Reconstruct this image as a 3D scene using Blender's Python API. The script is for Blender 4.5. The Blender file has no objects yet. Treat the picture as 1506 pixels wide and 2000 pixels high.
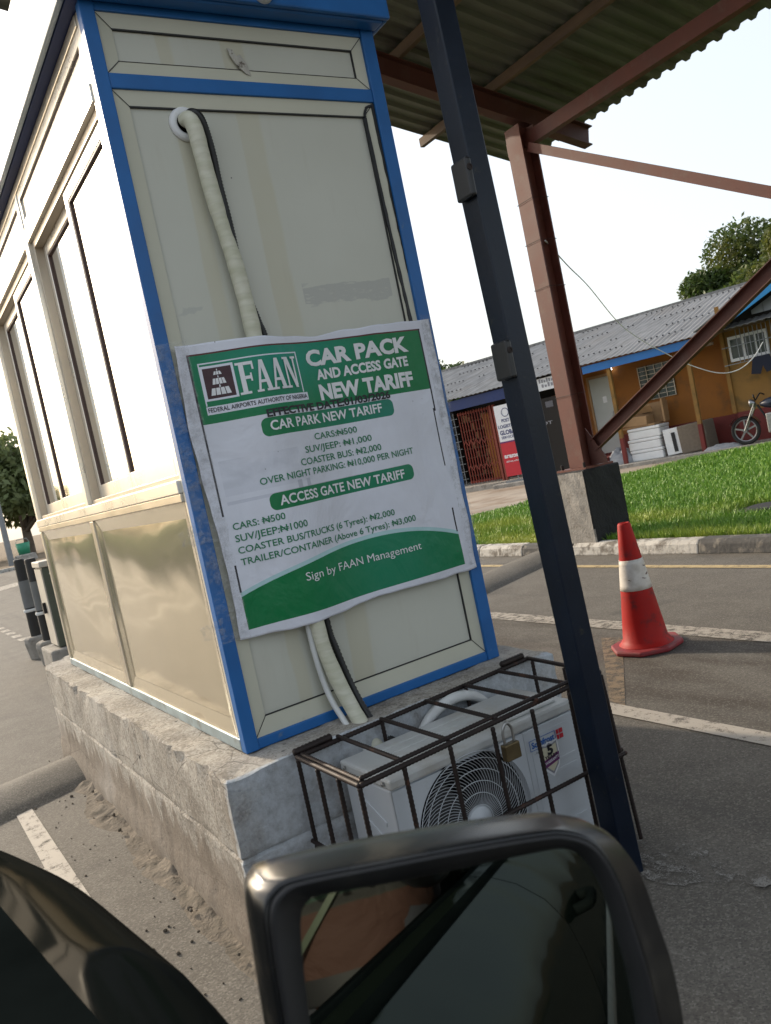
import bpy, bmesh, math, random
import numpy as np
from mathutils import Vector, Matrix, noise
random.seed(7); rng = np.random.default_rng(7)
SC = bpy.context.scene
COL = SC.collection
R = math.radians

# ------------------------------------------------------------------ camera, sky, sun, exposure
CAM_POS = Vector((0, 0, 1.3))
def rz(t): return Matrix.Rotation(t, 3, 'Z')
def rx(t): return Matrix.Rotation(t, 3, 'X')
cd = bpy.data.cameras.new('camera'); cam = bpy.data.objects.new('camera', cd); COL.objects.link(cam)
cam.matrix_world = Matrix.Translation(CAM_POS) @ (rz(-0.54407394) @ rx(math.pi/2 - 0.06134581) @ rz(-0.20727176)).to_4x4()
cd.sensor_fit = 'VERTICAL'; cd.sensor_height = 36; cd.lens = 36*1628.03/2000
cd.clip_start = 0.02; cd.clip_end = 2000
cd.dof.use_dof = True; cd.dof.focus_distance = 2.9; cd.dof.aperture_fstop = 12
SC.camera = cam
SUN_AZ = math.atan2(-0.26, 0.96); SUN_EL = R(24)
w = bpy.data.worlds.new('World'); SC.world = w; w.use_nodes = True
nt = w.node_tree; bg = nt.nodes['Background']
sky = nt.nodes.new('ShaderNodeTexSky'); sky.sky_type = 'NISHITA'; sky.sun_disc = False
sky.sun_elevation = SUN_EL; sky.sun_rotation = SUN_AZ; sky.dust_density = 4.0; sky.air_density = 1.0; sky.ozone_density = 1.0
hz = nt.nodes.new('ShaderNodeMix'); hz.data_type = 'RGBA'; hz.inputs[0].default_value = .58; hz.inputs[7].default_value = (4.0, 4.12, 4.15, 1)   # bright milky haze over the whole sky
nt.links.new(sky.outputs[0], hz.inputs[6]); nt.links.new(hz.outputs[2], bg.inputs[0]); bg.inputs[1].default_value = 0.15
sd = bpy.data.lights.new('sun', 'SUN'); sd.energy = 2.1; sd.angle = R(0.9); sd.color = (1.0, 0.86, 0.68)
sun = bpy.data.objects.new('sun', sd); COL.objects.link(sun)
S = Vector((math.sin(SUN_AZ)*math.cos(SUN_EL), math.cos(SUN_AZ)*math.cos(SUN_EL), math.sin(SUN_EL)))
sun.rotation_euler = S.to_track_quat('Z', 'Y').to_euler(); sun.location = S*50
SC.view_settings.view_transform = 'Standard'; SC.view_settings.look = 'None'
SC.view_settings.exposure = 0.95; SC.view_settings.gamma = 1
SC.cycles.max_bounces = 8; SC.cycles.transparent_max_bounces = 12
SC.cycles.use_denoising = True

# ------------------------------------------------------------------ materials
class NB:
    """small node-graph builder"""
    def __init__(s, name):
        s.m = bpy.data.materials.new(name); s.m.use_nodes = True
        s.t = s.m.node_tree; s.b = s.t.nodes['Principled BSDF']; s.out = s.t.nodes['Material Output']
    def n(s, typ, **kw):
        q = s.t.nodes.new(typ)
        for k, v in kw.items(): setattr(q, k, v)
        return q
    def put(s, sock, v):
        if hasattr(v, 'node'): s.t.links.new(v, sock)
        elif isinstance(v, (tuple, list)) and len(v) == 3 and sock.type == 'RGBA': sock.default_value = (*v, 1)
        else: sock.default_value = v
    def math(s, op, a, b=0.0, c=None):
        q = s.n('ShaderNodeMath', operation=op); s.put(q.inputs[0], a); s.put(q.inputs[1], b)
        if c is not None: s.put(q.inputs[2], c)
        return q.outputs[0]
    def mix(s, f, a, b):
        q = s.n('ShaderNodeMix', data_type='RGBA'); s.put(q.inputs[0], f); s.put(q.inputs[6], a); s.put(q.inputs[7], b); return q.outputs[2]
    def ramp(s, f, lo, hi):
        q = s.n('ShaderNodeMapRange'); s.put(q.inputs[0], f); q.inputs[1].default_value = lo; q.inputs[2].default_value = hi; return q.outputs[0]
    def coord(s, kind='Object', scale=(1, 1, 1)):
        c = s.n('ShaderNodeTexCoord'); mp = s.n('ShaderNodeMapping'); mp.inputs[3].default_value = scale
        s.t.links.new(c.outputs[kind], mp.inputs[0]); return mp.outputs[0]
    def noise(s, vec, scale, detail=4, rough=.55, dist=0):
        q = s.n('ShaderNodeTexNoise'); s.t.links.new(vec, q.inputs[0]); q.inputs['Scale'].default_value = scale
        q.inputs['Detail'].default_value = detail; q.inputs['Roughness'].default_value = rough; q.inputs['Distortion'].default_value = dist
        return q.outputs[0]
    def vor(s, vec, scale, feature='F1'):
        q = s.n('ShaderNodeTexVoronoi', feature=feature); s.t.links.new(vec, q.inputs[0]); q.inputs['Scale'].default_value = scale; return q.outputs['Distance']
    def sep(s, vec):
        q = s.n('ShaderNodeSeparateXYZ'); s.t.links.new(vec, q.inputs[0]); return q.outputs
    def bump(s, h, strength, dist, prev=None):
        q = s.n('ShaderNodeBump'); s.put(q.inputs['Height'], h); q.inputs['Strength'].default_value = strength; q.inputs['Distance'].default_value = dist
        if prev is not None: s.t.links.new(prev, q.inputs['Normal'])
        return q.outputs[0]
    def fin(s, col=None, rough=None, metal=None, normal=None, **kw):
        if col is not None: s.put(s.b.inputs['Base Color'], col)
        if rough is not None: s.put(s.b.inputs['Roughness'], rough)
        if metal is not None: s.put(s.b.inputs['Metallic'], metal)
        if normal is not None: s.t.links.new(normal, s.b.inputs['Normal'])
        for k, v in kw.items(): s.put(s.b.inputs[k.replace('_', ' ')], v)
        return s.m

def mat(name, col, rough=.5, metal=0, var=.12, vs=6, dirt=None, ds=3, dlo=.55, dhi=.75, bump=0, bs=60, bd=.002, stretch=(1, 1, 1), **kw):
    b = NB(name); v = b.coord('Object', stretch)
    n1 = b.noise(v, vs, 5)
    dark = tuple(c*(1-var) for c in col); light = tuple(min(1, c*(1+var)) for c in col)
    c = b.mix(b.ramp(n1, .3, .7), dark, light)
    if dirt is not None:
        n2 = b.noise(v, ds, 7, .65)
        c = b.mix(b.ramp(n2, dlo, dhi), c, dirt)
    r = b.math('ADD', b.math('MULTIPLY', b.math('SUBTRACT', n1, .5), .25), rough)
    nm = b.bump(b.noise(v, bs, 6, .6), bump, bd) if bump else None
    return b.fin(c, r, metal, nm, **kw)

M = {}
def make_materials():
    # asphalt
    b = NB('asphalt'); v = b.coord()
    big = b.noise(v, .7, 5, .6); mid = b.noise(v, 4, 6, .65); fine = b.noise(v, 120, 4, .75); vo = b.vor(v, 95)
    c = b.mix(b.ramp(big, .3, .7), (.088, .078, .064), (.128, .115, .096))
    c = b.mix(b.ramp(mid, .45, .75), c, (.145, .132, .112))
    c = b.mix(b.math('MULTIPLY', b.ramp(fine, .56, .70), .75), c, (.30, .28, .25))
    c = b.mix(b.math('MULTIPLY', b.ramp(vo, .35, .08), .6), c, (.035, .033, .03))
    xr = b.sep(v)[0]; isl = b.math('MULTIPLY', b.ramp(xr, 2.5, 2.8), b.ramp(xr, 3.9, 3.6)); c = b.mix(b.math('MULTIPLY', isl, b.ramp(b.noise(b.coord('Object', (2.5, .7, 1)), 2.2, 5), .38, .62)), c, (.062, .05, .038))
    tyre = b.ramp(b.noise(b.coord('Object', (3.2, .12, 1)), 1.3, 4), .55, .7); c = b.mix(b.math('MULTIPLY', tyre, .45), c, (.062, .058, .052))
    blot = b.noise(v, 1.7, 3, .5, .6); c = b.mix(b.math('MULTIPLY', b.ramp(blot, .62, .7), .35), c, (.05, .046, .042))
    vc = b.n('ShaderNodeTexVoronoi'); b.t.links.new(v, vc.inputs[0]); vc.inputs['Scale'].default_value = 170; gr_ = b.sep(vc.outputs['Color'])[0]
    c = b.mix(b.math('MULTIPLY', b.ramp(gr_, .72, .95), .30), c, (.30, .28, .24)); c = b.mix(b.math('MULTIPLY', b.ramp(gr_, .25, .05), .32), c, (.035, .032, .028))
    nm = b.bump(gr_, .55, .004); nm = b.bump(mid, .3, .012, nm)
    M['asphalt'] = b.fin(c, .86, 0, nm)
    def worn(name, col, lo, hi):
        b = NB(name); v = b.coord(); n = b.noise(v, 16, 8, .72); f = b.noise(v, 200, 3, .7); st = b.noise(b.coord('Object', (4, 1, 1)), 9, 4)
        k = b.math('ADD', b.math('MULTIPLY', n, .65), b.math('MULTIPLY', f, .35)); k = b.math('ADD', k, b.math('MULTIPLY', b.math('SUBTRACT', st, .5), .25))
        c = b.mix(b.ramp(k, lo, hi), col, (.16, .145, .125)); c = b.mix(b.math('MULTIPLY', b.ramp(b.vor(v, 130), .2, .05), .3), c, (.1, .09, .08))
        return b.fin(c, .8, 0, b.bump(f, .5, .002), Alpha=b.math('SUBTRACT', 1.0, b.math('MULTIPLY', b.ramp(k, lo, hi), .9)))
    M['paint_white'] = worn('worn_white_paint', (.43, .39, .335), .52, .70)
    M['paint_white2'] = worn('rubbed_white_paint', (.37, .335, .285), .47, .66)
    M['cement_smear'] = worn('cement_smear', (.22, .21, .19), .44, .52)
    M['paint_yellow'] = worn('worn_yellow_paint', (.46, .35, .18), .52, .70)
    M['paint_brown'] = worn('rubbed_yellow_paint', (.21, .15, .09), .46, .62)
    # concrete of the plinth
    b = NB('old_concrete'); v = b.coord()
    n1 = b.noise(v, 3.2, 7, .62, .3); n2 = b.noise(v, 26, 8, .75); pit = b.vor(v, 48); fn_ = b.noise(v, 90, 5, .7); crk = b.n('ShaderNodeTexVoronoi', feature='DISTANCE_TO_EDGE'); b.t.links.new(b.coord('Object', (1, 1, .8)), crk.inputs[0]); crk.inputs['Scale'].default_value = 2.6; big = b.noise(v, 1.4, 3)
    z = b.sep(v)[2]
    c = b.mix(b.ramp(n1, .34, .66), (.25, .225, .19), (.45, .42, .37))
    c = b.mix(b.math('MULTIPLY', b.ramp(n2, .48, .66), .7), c, (.16, .135, .11)); c = b.mix(b.math('MULTIPLY', b.ramp(fn_, .52, .72), .5), c, (.12, .105, .085)); c = b.mix(b.math('MULTIPLY', b.ramp(fn_, .46, .3), .35), c, (.58, .55, .5)); c = b.mix(b.math('MULTIPLY', b.ramp(b.math('ADD', crk.outputs['Distance'], b.math('MULTIPLY', fn_, .012)), .0125, .008), .7), c, (.06, .05, .04))
    vg = b.n('ShaderNodeTexVoronoi'); b.t.links.new(v, vg.inputs[0]); vg.inputs['Scale'].default_value = 150; gg = b.sep(vg.outputs['Color'])[0]
    c = b.mix(b.math('MULTIPLY', b.ramp(gg, .7, .98), .4), c, (.56, .53, .48)); c = b.mix(b.math('MULTIPLY', b.ramp(gg, .25, .02), .45), c, (.10, .085, .07))
    pk = b.math('MULTIPLY', b.ramp(b.vor(b.coord('Object', (1, 1, .6)), 17), .13, .09), b.ramp(b.noise(v, 6, 3), .5, .56)); c = b.mix(pk, c, (.045, .04, .035))
    stk = b.noise(b.coord('Object', (1, 1, .12)), 17, 5, .7); c = b.mix(b.math('MULTIPLY', b.ramp(stk, .54, .66), .5), c, (.17, .14, .11))
    wet = b.math('SUBTRACT', b.math('ADD', b.math('MULTIPLY', b.noise(b.coord('Object', (3, 3, .8)), 4.5, 6, .6), .42), .02), z)
    c = b.mix(b.math('MULTIPLY', b.ramp(wet, -.02, .01), .7), c, (.15, .115, .085))
    c = b.mix(b.math('MULTIPLY', b.ramp(pit, .17, .08), .85), c, (.05, .045, .04))
    dust = b.ramp(big, .55, .68); c = b.mix(b.math('MULTIPLY', dust, .35), c, (.5, .48, .45))
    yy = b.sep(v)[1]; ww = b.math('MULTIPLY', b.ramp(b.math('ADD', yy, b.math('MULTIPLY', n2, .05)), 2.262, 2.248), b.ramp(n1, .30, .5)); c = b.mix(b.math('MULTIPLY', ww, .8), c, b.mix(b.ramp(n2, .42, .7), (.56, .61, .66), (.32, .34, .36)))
    nm = b.bump(n2, .7, .008); nm = b.bump(b.math('ADD', gg, fn_), .5, .003, nm); nm = b.bump(pk, -.8, .01, nm); nm = b.bump(b.ramp(pit, .22, .08), -.6, .006, nm)
    M['concrete'] = b.fin(c, .9, 0, nm)
    M['concrete_grey'] = mat('grey_concrete', (.3, .28, .25), .9, 0, .25, 5, (.14, .12, .1), 9, .52, .72, .9, 40, .01)
    M['mortar'] = mat('mortar_spill', (.185, .155, .12), .95, 0, .3, 9, (.10, .085, .065), 14, .45, .62, .9, 60, .012)
    M['concrete_dark'] = mat('blackish_concrete', (.012, .012, .013), .85, 0, .3, 5, (.06, .055, .05), 16, .66, .78, .7, 40, .01)
    M['kerb_white'] = mat('kerb_white_paint', (.50, .475, .43), .8, 0, .15, 6, (.16, .14, .115), 8, .46, .6, .8, 30, .01)
    M['kerb_black'] = mat('kerb_grey', (.075, .072, .068), .85, 0, .25, 6, (.20, .18, .15), 9, .52, .64, .8, 30, .01)
    M['soil'] = mat('soil', (.2, .14, .09), .95, 0, .3, 2, (.1, .09, .05), 1.3, .45, .65, .8, 30, .03)
    M['lawn'] = mat('lawn_earth', (.08, .11, .025), .95, 0, .3, 3, (.12, .09, .05), 2.2, .6, .72, .8, 30, .03)
    M['path'] = mat('worn_path', (.3, .25, .2), .9, 0, .2, 1.3, (.19, .13, .085), .9, .5, .66, .6, 12, .02)
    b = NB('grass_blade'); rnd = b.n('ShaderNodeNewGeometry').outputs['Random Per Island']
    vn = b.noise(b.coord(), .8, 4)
    c = b.mix(rnd, (.075, .20, .016), (.22, .38, .03)); c = b.mix(b.math('MULTIPLY', b.ramp(vn, .44, .62), b.ramp(b.sep(b.coord())[0], 8.5, 6.2)), c, (.40, .44, .07))  # yellow sunlit band near the kerb is painted into the blade colour
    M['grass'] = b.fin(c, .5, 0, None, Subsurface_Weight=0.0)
    # booth
    M['blue'] = mat('blue_frame_paint', (.008, .115, .36), .45, 0, .15, 5, (.10, .16, .26), 14, .66, .74, .12, 30, .002)
    b = NB('cream_panel'); v = b.coord(); x, y, z = b.sep(v)
    band = lambda a, d: b.math('MULTIPLY', b.math('GREATER_THAN', x, a), b.math('LESS_THAN', x, d))
    wob = b.math('MULTIPLY', b.math('SUBTRACT', b.noise(v, 2.5, 2), .5), .05)
    xx = b.math('ADD', x, wob)
    bw = lambda a, d: b.math('MULTIPLY', b.ramp(xx, a-.003, a+.003), b.ramp(xx, d+.006, d-.006))
    c = b.mix(b.ramp(b.noise(v, 1.6, 4), .35, .65), (.53, .53, .455), (.575, .575, .50))
    st = b.math('ADD', bw(.415, .495), bw(.205, .25)); st = b.math('MULTIPLY', st, b.math('ADD', b.math('MULTIPLY', b.noise(v, 4, 3), .5), .25))
    c = b.mix(st, c, (.52, .485, .345))
    # torn tape residue at mid height
    dz = b.math('ABSOLUTE', b.math('SUBTRACT', z, 1.34)); resid = b.math('MULTIPLY', b.ramp(b.math('ADD', dz, b.math('MULTIPLY', b.math('SUBTRACT', b.noise(b.coord('Object', (1, 1, 3)), 14, 4), .5), .05)), .034, .030), band(.52, .86))
    streak = b.ramp(b.noise(b.coord('Object', (1.6, 1, 7)), 12, 6, .75), .34, .44)
    c = b.mix(b.math('MULTIPLY', b.math('MULTIPLY', resid, streak), .6), c, (.38, .38, .36))
    dz2 = b.math('ABSOLUTE', b.math('SUBTRACT', z, 1.32)); res2 = b.math('MULTIPLY', b.ramp(b.math('ADD', dz2, b.math('MULTIPLY', b.noise(v, 30, 3), .02)), .026, .022), band(.06, .2))
    c = b.mix(b.math('MULTIPLY', b.math('MULTIPLY', res2, b.ramp(b.noise(v, 15, 2), .48, .52)), .5), c, (.40, .41, .38))
    speck = b.math('MULTIPLY', b.ramp(b.vor(v, 24), .07, .04), b.ramp(b.noise(v, 5, 2), .6, .64)); c = b.mix(speck, c, (.06, .05, .05))
    c = b.mix(b.math('MULTIPLY', b.ramp(b.noise(b.coord('Object', (6, 6, 1)), 3, 5), .58, .8), .3), c, (.45, .42, .34))
    M['cream'] = b.fin(c, .42, 0, b.bump(b.noise(v, 3, 2), .06, .01))
    M['bead'] = mat('cream_bead', (.55, .54, .435), .42, 0, .05, 3, (.45, .42, .34), 8, .66, .8)
    M['paper'] = mat('torn_paper', (.45, .43, .38), .9, 0, .2, 30, (.12, .1, .08), 40, .55, .65)
    M['gap'] = mat('dark_gap', (.03, .03, .03), .7)
    M['sealant'] = mat('black_sealant', (.008, .008, .01), .45, 0, .2, 20, None, bump=.5, bs=80)
    M['alu'] = mat('champagne_aluminium', (.60, .54, .44), .33, .75, .08, 4, (.36, .31, .24), 10, .62, .8, .1, 40)
    M['alu_face'] = mat('pale_aluminium', (.78, .74, .66), .3, .6, .06, 4, (.5, .45, .38), 9, .64, .8, .1, 40)
    M['alu_brown'] = mat('brown_aluminium', (.50, .43, .34), .42, .55, .1, 4)
    M['alu_blue'] = mat('bluish_metal', (.36, .44, .47), .4, .5, .2, 8, (.2, .2, .18), 12, .55, .75)
    M['gasket'] = mat('brown_gasket', (.09, .055, .045), .6)
    b = NB('reflective_glass'); v = b.coord()
    M['glass'] = b.fin((.86, .85, .82), .04, 1.0, b.bump(b.noise(v, 1.3, 2), .05, .05))
    b = NB('bronze_mirror_panel'); v = b.coord('Object', (1, 1, 1)); scr = b.noise(b.coord('Object', (1, 40, 2)), 6, 4)
    lw = b.noise(b.coord('Object', (1, .75, 1.25)), 2.6, 1.5, .45, .5)
    nm = b.bump(lw, .17, .03); nm = b.bump(scr, .04, .001, nm)
    dustc = b.ramp(b.noise(v, 5, 6, .7), .55, .85)
    c = b.mix(b.math('MULTIPLY', dustc, .4), (.74, .66, .50), (.62, .56, .45))
    M['bronze'] = b.fin(c, b.math('ADD', b.math('MULTIPLY', dustc, .10), .11), .72, nm)
    M['fascia'] = mat('fascia_metal', (.36, .43, .48), .45, .15, .1, 3, (.3, .33, .36), 5, .6, .8, .1, 20)
    M['white_plastic'] = mat('white_plastic', (.72, .73, .74), .35, 0, .05, 6, (.5, .48, .44), 9, .64, .8)
    # pipes
    b = NB('pipe_wrap'); v = b.coord(); rings = b.n('ShaderNodeTexWave', wave_type='BANDS', bands_direction='Z'); b.t.links.new(v, rings.inputs[0]); rings.inputs['Scale'].default_value = 9; rings.inputs['Distortion'].default_value = 3
    n = b.noise(b.coord('Object', (1, 1, 4)), 14, 5)
    c = b.mix(b.ramp(n, .35, .7), (.62, .61, .50), (.50, .50, .37)); c = b.mix(b.math('MULTIPLY', b.ramp(rings.outputs[1], .9, .99), .12), c, (.33, .33, .25))
    M['lagging'] = b.fin(c, .5, 0, b.bump(b.math('ADD', b.math('MULTIPLY', rings.outputs[1], .25), n), .5, .004))
    M['black_cable'] = mat('black_corrugated', (.008, .008, .008), .45)
    M['white_pipe'] = mat('white_pvc', (.62, .63, .62), .4)
    # post, canopy
    M['post'] = mat('dark_post_paint', (.003, .008, .019), .36, 0, .3, 5, (.03, .03, .026), 22, .62, .70, .5, 60, .001, Specular_IOR_Level=.3)
    M['black_plastic'] = mat('black_plastic', (.012, .012, .013), .42, 0, .2, 20, bump=.2, bs=200, bd=.0006)
    M['red_steel'] = mat('red_oxide_steel', (.125, .034, .021), .6, 0, .18, 4, (.14, .07, .05), 6, .55, .75, .25, 50)
    M['red_beam'] = mat('red_oxide_beam', (.085, .026, .017), .65, 0, .2, 3, (.10, .05, .04), 5, .5, .75, .25, 50)
    M['timber'] = mat('old_timber', (.13, .085, .05), .8, 0, .25, 10, (.1, .07, .05), 6, .5, .7, .4, 40, .004, stretch=(1, .15, 1))
    M['zinc_under'] = mat('stained_zinc', (.125, .13, .10), .6, .15, .3, 2, (.06, .045, .03), 1.6, .5, .72, .1, 20, stretch=(.3, 1.5, 1))
    b = NB('weathered_zinc'); v = b.coord(); mp_ = b.n('ShaderNodeMapping'); mp_.inputs[2].default_value[2] = R(-16.3); mp_.inputs[3].default_value = (.25, 7, 1); b.t.links.new(v, mp_.inputs[0]); st_ = b.noise(mp_.outputs[0], 1.6, 4)
    c = b.mix(b.ramp(st_, .35, .65), (.14, .14, .14), (.24, .24, .24)); c = b.mix(b.math('MULTIPLY', b.ramp(b.noise(v, 1.1, 5), .55, .8), .5), c, (.19, .165, .14)); M['zinc_roof'] = b.fin(c, .6, .15)
    # AC and cage
    M['ac_white'] = mat('appliance_enamel', (.50, .53, .56), .38, 0, .04, 3, (.40, .39, .36), 6, .6, .8)
    M['ac_top'] = mat('dusty_enamel', (.50, .51, .50), .45, 0, .06, 3, (.36, .33, .28), 5, .48, .72)
    M['void'] = mat('dark_inside', (.008, .008, .01), .6)
    M['rebar'] = mat('rusty_rebar', (.022, .014, .012), .6, .35, .3, 30, (.12, .05, .03), 18, .58, .75, .5, 120, .001)
    M['brass'] = mat('dull_brass', (.14, .105, .055), .45, .8, .2, 20)
    M['steel'] = mat('dull_steel', (.35, .35, .34), .4, .9, .2, 20)
    flat = lambda n, c, r=.5: M.__setitem__(n, mat(n, c, r, 0, .06, 20))
    M['post'].node_tree
    flat('ink_blue', (.01, .10, .36)); flat('ink_red', (.5, .015, .03)); flat('ink_white', (.72, .73, .75)); flat('ink_black', (.012, .011, .016))
    flat('ink_green', (.015, .17, .075)); flat('ink_cream', (.55, .52, .38)); flat('ink_purple', (.13, .02, .12)); flat('ink_grey', (.25, .25, .28)); flat('ink_navy', (.02, .03, .14)); flat('ink_brown', (.07, .025, .03))
    # cone
    M['cone'] = mat('cone_red', (.39, .012, .009), .55, 0, .15, 5, (.16, .02, .02), 11, .53, .68, .1, 60, Specular_IOR_Level=.2)
    M['cone_base'] = mat('cone_base_red', (.26, .025, .03), .6, 0, .15, 8, (.15, .06, .05), 10, .5, .75, .3, 80)
    b = NB('cone_band'); v = b.coord(); cr = b.ramp(b.noise(b.coord('Object', (1, 1, 3)), 9, 4, .55, 1.2), .60, .62)
    M['cone_band'] = b.fin(b.mix(cr, b.mix(b.ramp(b.noise(v, 15, 5), .45, .7), (.66, .62, .56), (.48, .43, .36)), (.10, .05, .04)), .6)
    # car
    def paint(name, col, f0, f1, ex, bmp):
        b = NB(name); v = b.coord(); di = b.n('ShaderNodeBsdfDiffuse'); di.inputs[0].default_value = (*col, 1); gl = b.n('ShaderNodeBsdfGlossy'); gl.inputs['Roughness'].default_value = .09
        lw = b.n('ShaderNodeLayerWeight'); lw.inputs[0].default_value = .5; fac = b.math('ADD', f0, b.math('MULTIPLY', b.math('POWER', lw.outputs['Facing'], ex), f1)); mx = b.n('ShaderNodeMixShader'); b.put(mx.inputs[0], fac)
        nm = b.bump(b.noise(v, 2.2, 2), bmp, .05); b.t.links.new(nm, gl.inputs['Normal'])
        b.t.links.new(di.outputs[0], mx.inputs[1]); b.t.links.new(gl.outputs[0], mx.inputs[2]); b.t.links.new(mx.outputs[0], b.out.inputs[0]); M[name] = b.m
    paint('car_paint', (.007, .0085, .0075), .012, .020, 3, .10); paint('door_paint', (.007, .010, .0075), .018, .055, 2, .45)
    M['car_matt'] = mat('dusty_dark_paint', (.006, .008, .008), .9, 0, .3, 5, None, Specular_IOR_Level=0.0)
    M['car_trim'] = mat('car_trim', (.014, .014, .015), .5, 0, .2, 30, (.05, .045, .04), 12, .55, .8, .25, 300, .0004)
    M['mirror_shell'] = mat('mirror_shell', (.010, .011, .012), .24, 0, .2, 9, (.06, .055, .045), 14, .52, .74, .15, 200, .0004)
    M['mirror_glass'] = NB('mirror_glass').fin((.48, .54, .50), .02, 1.0)
    M['tyre'] = mat('tyre_rubber', (.015, .015, .015), .85)
    M['car_glass'] = NB('car_glass').fin((.03, .04, .04), .05, 0, None, Alpha=.55)
    M['seat_cloth'] = mat('seat_cloth', (.03, .03, .032), .9)
    b = NB('orange_cloth'); v = b.coord(); z = b.sep(v)[2]; wr = b.noise(v, 7, 4, .5, .5)
    ch = b.ramp(b.math('ADD', z, b.math('MULTIPLY', wr, .02)), .402, .406); ln_ = b.math('MULTIPLY', ch, b.ramp(z, .415, .411))
    c = b.mix(ch, (.034, .0115, .007), (.013, .034, .024)); c = b.mix(ln_, c, (.01, .01, .01))
    M['orange_cloth'] = b.fin(c, .85, 0, b.bump(wr, .8, .03))
    M['skin'] = mat('skin', (.10, .045, .025), .55)
    M['hair'] = mat('hair', (.008, .007, .007), .8)
    M['strap_grey'] = mat('strap_grey', (.06, .075, .055), .7)
    M['trouser'] = mat('dark_trouser', (.02, .022, .03), .9)
    M['bag_green'] = mat('bag_green', (.045, .11, .07), .6)
    # shop building
    M['ochre'] = mat('ochre_wall', (.29, .105, .015), .8, 0, .12, 2, (.16, .07, .02), 2.2, .52, .74, .3, 20)
    M['ochre2'] = mat('ochre_gable', (.25, .13, .03), .8, 0, .15, 2, (.13, .08, .025), 2.6, .5, .72, .3, 20)
    M['maroon'] = mat('maroon_band', (.15, .02, .016), .7, 0, .15, 3, (.1, .04, .03), 5, .58, .75)
    M['fascia_blue'] = mat('fascia_blue', (.015, .14, .42), .5, 0, .12, 2)
    M['fascia_lit'] = mat('fascia_lit_blue', (.02, .24, .55), .5, 0, .1, 2, (.02, .1, .25), 9, .66, .72)  # bargeboard blue lightened, the light falling on it put into the colour
    M['fascia_navy'] = mat('fascia_navy', (.012, .03, .12), .6, 0, .12, 2)
    M['door_grey'] = mat('door_grey', (.42, .44, .42), .5, 0, .08, 2)
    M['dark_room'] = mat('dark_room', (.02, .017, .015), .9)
    M['window_dark'] = mat('window_dark', (.03, .045, .035), .15, 0, .3, 8)
    M['cardboard'] = mat('cardboard', (.33, .20, .10), .85, 0, .12, 6)
    M['foam'] = mat('foam_white', (.72, .72, .72), .7, 0, .06, 5, (.5, .47, .42), 7, .62, .78)
    M['sack'] = mat('grey_sack', (.26, .27, .29), .8, 0, .2, 8, bump=.6, bs=14, bd=.02)
    M['carpet'] = mat('speaker_carpet', (.16, .13, .10), .95, 0, .15, 20)
    M['red_grill'] = mat('red_grill_paint', (.22, .04, .025), .6)
    M['bike_blue'] = mat('bike_blue', (.012, .02, .04), .3)
    M['chrome'] = mat('chrome', (.28, .28, .29), .35, 1.0)
    b = NB('lamp_glow'); M['glow'] = b.fin((.9, .9, 1), .5, 0, None, Emission_Color=(.85, .9, 1), Emission_Strength=6.0)
    M['navy_cloth'] = mat('navy_cloth', (.015, .018, .035), .9)
    # trees
    def leaf(name, c0, c1, c2):
        b = NB(name); r = b.n('ShaderNodeNewGeometry').outputs['Random Per Island']; n = b.noise(b.coord(), .55, 3)
        c = b.mix(r, c0, c1); c = b.mix(b.ramp(n, .5, .7), c, c2); m = b.fin(c, .5)
        tr = b.n('ShaderNodeBsdfTranslucent'); b.put(tr.inputs[0], c); mx = b.n('ShaderNodeMixShader'); mx.inputs[0].default_value = .35
        b.t.links.new(b.b.outputs[0], mx.inputs[1]); b.t.links.new(tr.outputs[0], mx.inputs[2]); b.t.links.new(mx.outputs[0], b.out.inputs[0]); return m
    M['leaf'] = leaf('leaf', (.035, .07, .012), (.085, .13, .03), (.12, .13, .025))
    M['leaf_far'] = leaf('leaf_far', (.12, .16, .055), (.20, .24, .10), (.16, .19, .085))  # far leaves made paler: backlit haze put into their colour
    M['bark'] = mat('bark', (.13, .10, .075), .9, 0, .3, 6, bump=.8, bs=15, bd=.03)
    M['galv'] = mat('galvanised', (.22, .235, .25), .45, .5, .1, 5)
    M['sleeve_grey'] = mat('sleeve_grey', (.14, .145, .145), .6)
    M['cab_green'] = mat('cabinet_green', (.075, .085, .06), .5, 0, .1, 5, (.12, .11, .09), 9, .6, .8)
    M['cab_face'] = mat('cabinet_cream', (.55, .50, .42), .5)
    M['bucket'] = mat('bucket_green', (.03, .25, .14), .5)
    # clear tape
    b = NB('clear_tape'); v = b.coord(); n = b.noise(v, 34, 5, .7); p = b.b
    b.fin(b.mix(b.ramp(n, .45, .6), (.62, .62, .62), (.35, .35, .36)), .18, 0, b.bump(n, 1.0, .008))
    tr = b.n('ShaderNodeBsdfTransparent'); mx = b.n('ShaderNodeMixShader'); b.put(mx.inputs[0], b.math('ADD', b.math('MULTIPLY', b.ramp(n, .45, .7), .42), .03))
    b.t.links.new(tr.outputs[0], mx.inputs[1]); b.t.links.new(p.outputs[0], mx.inputs[2]); b.t.links.new(mx.outputs[0], b.out.inputs[0]); M['tape'] = b.m
make_materials()

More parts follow.
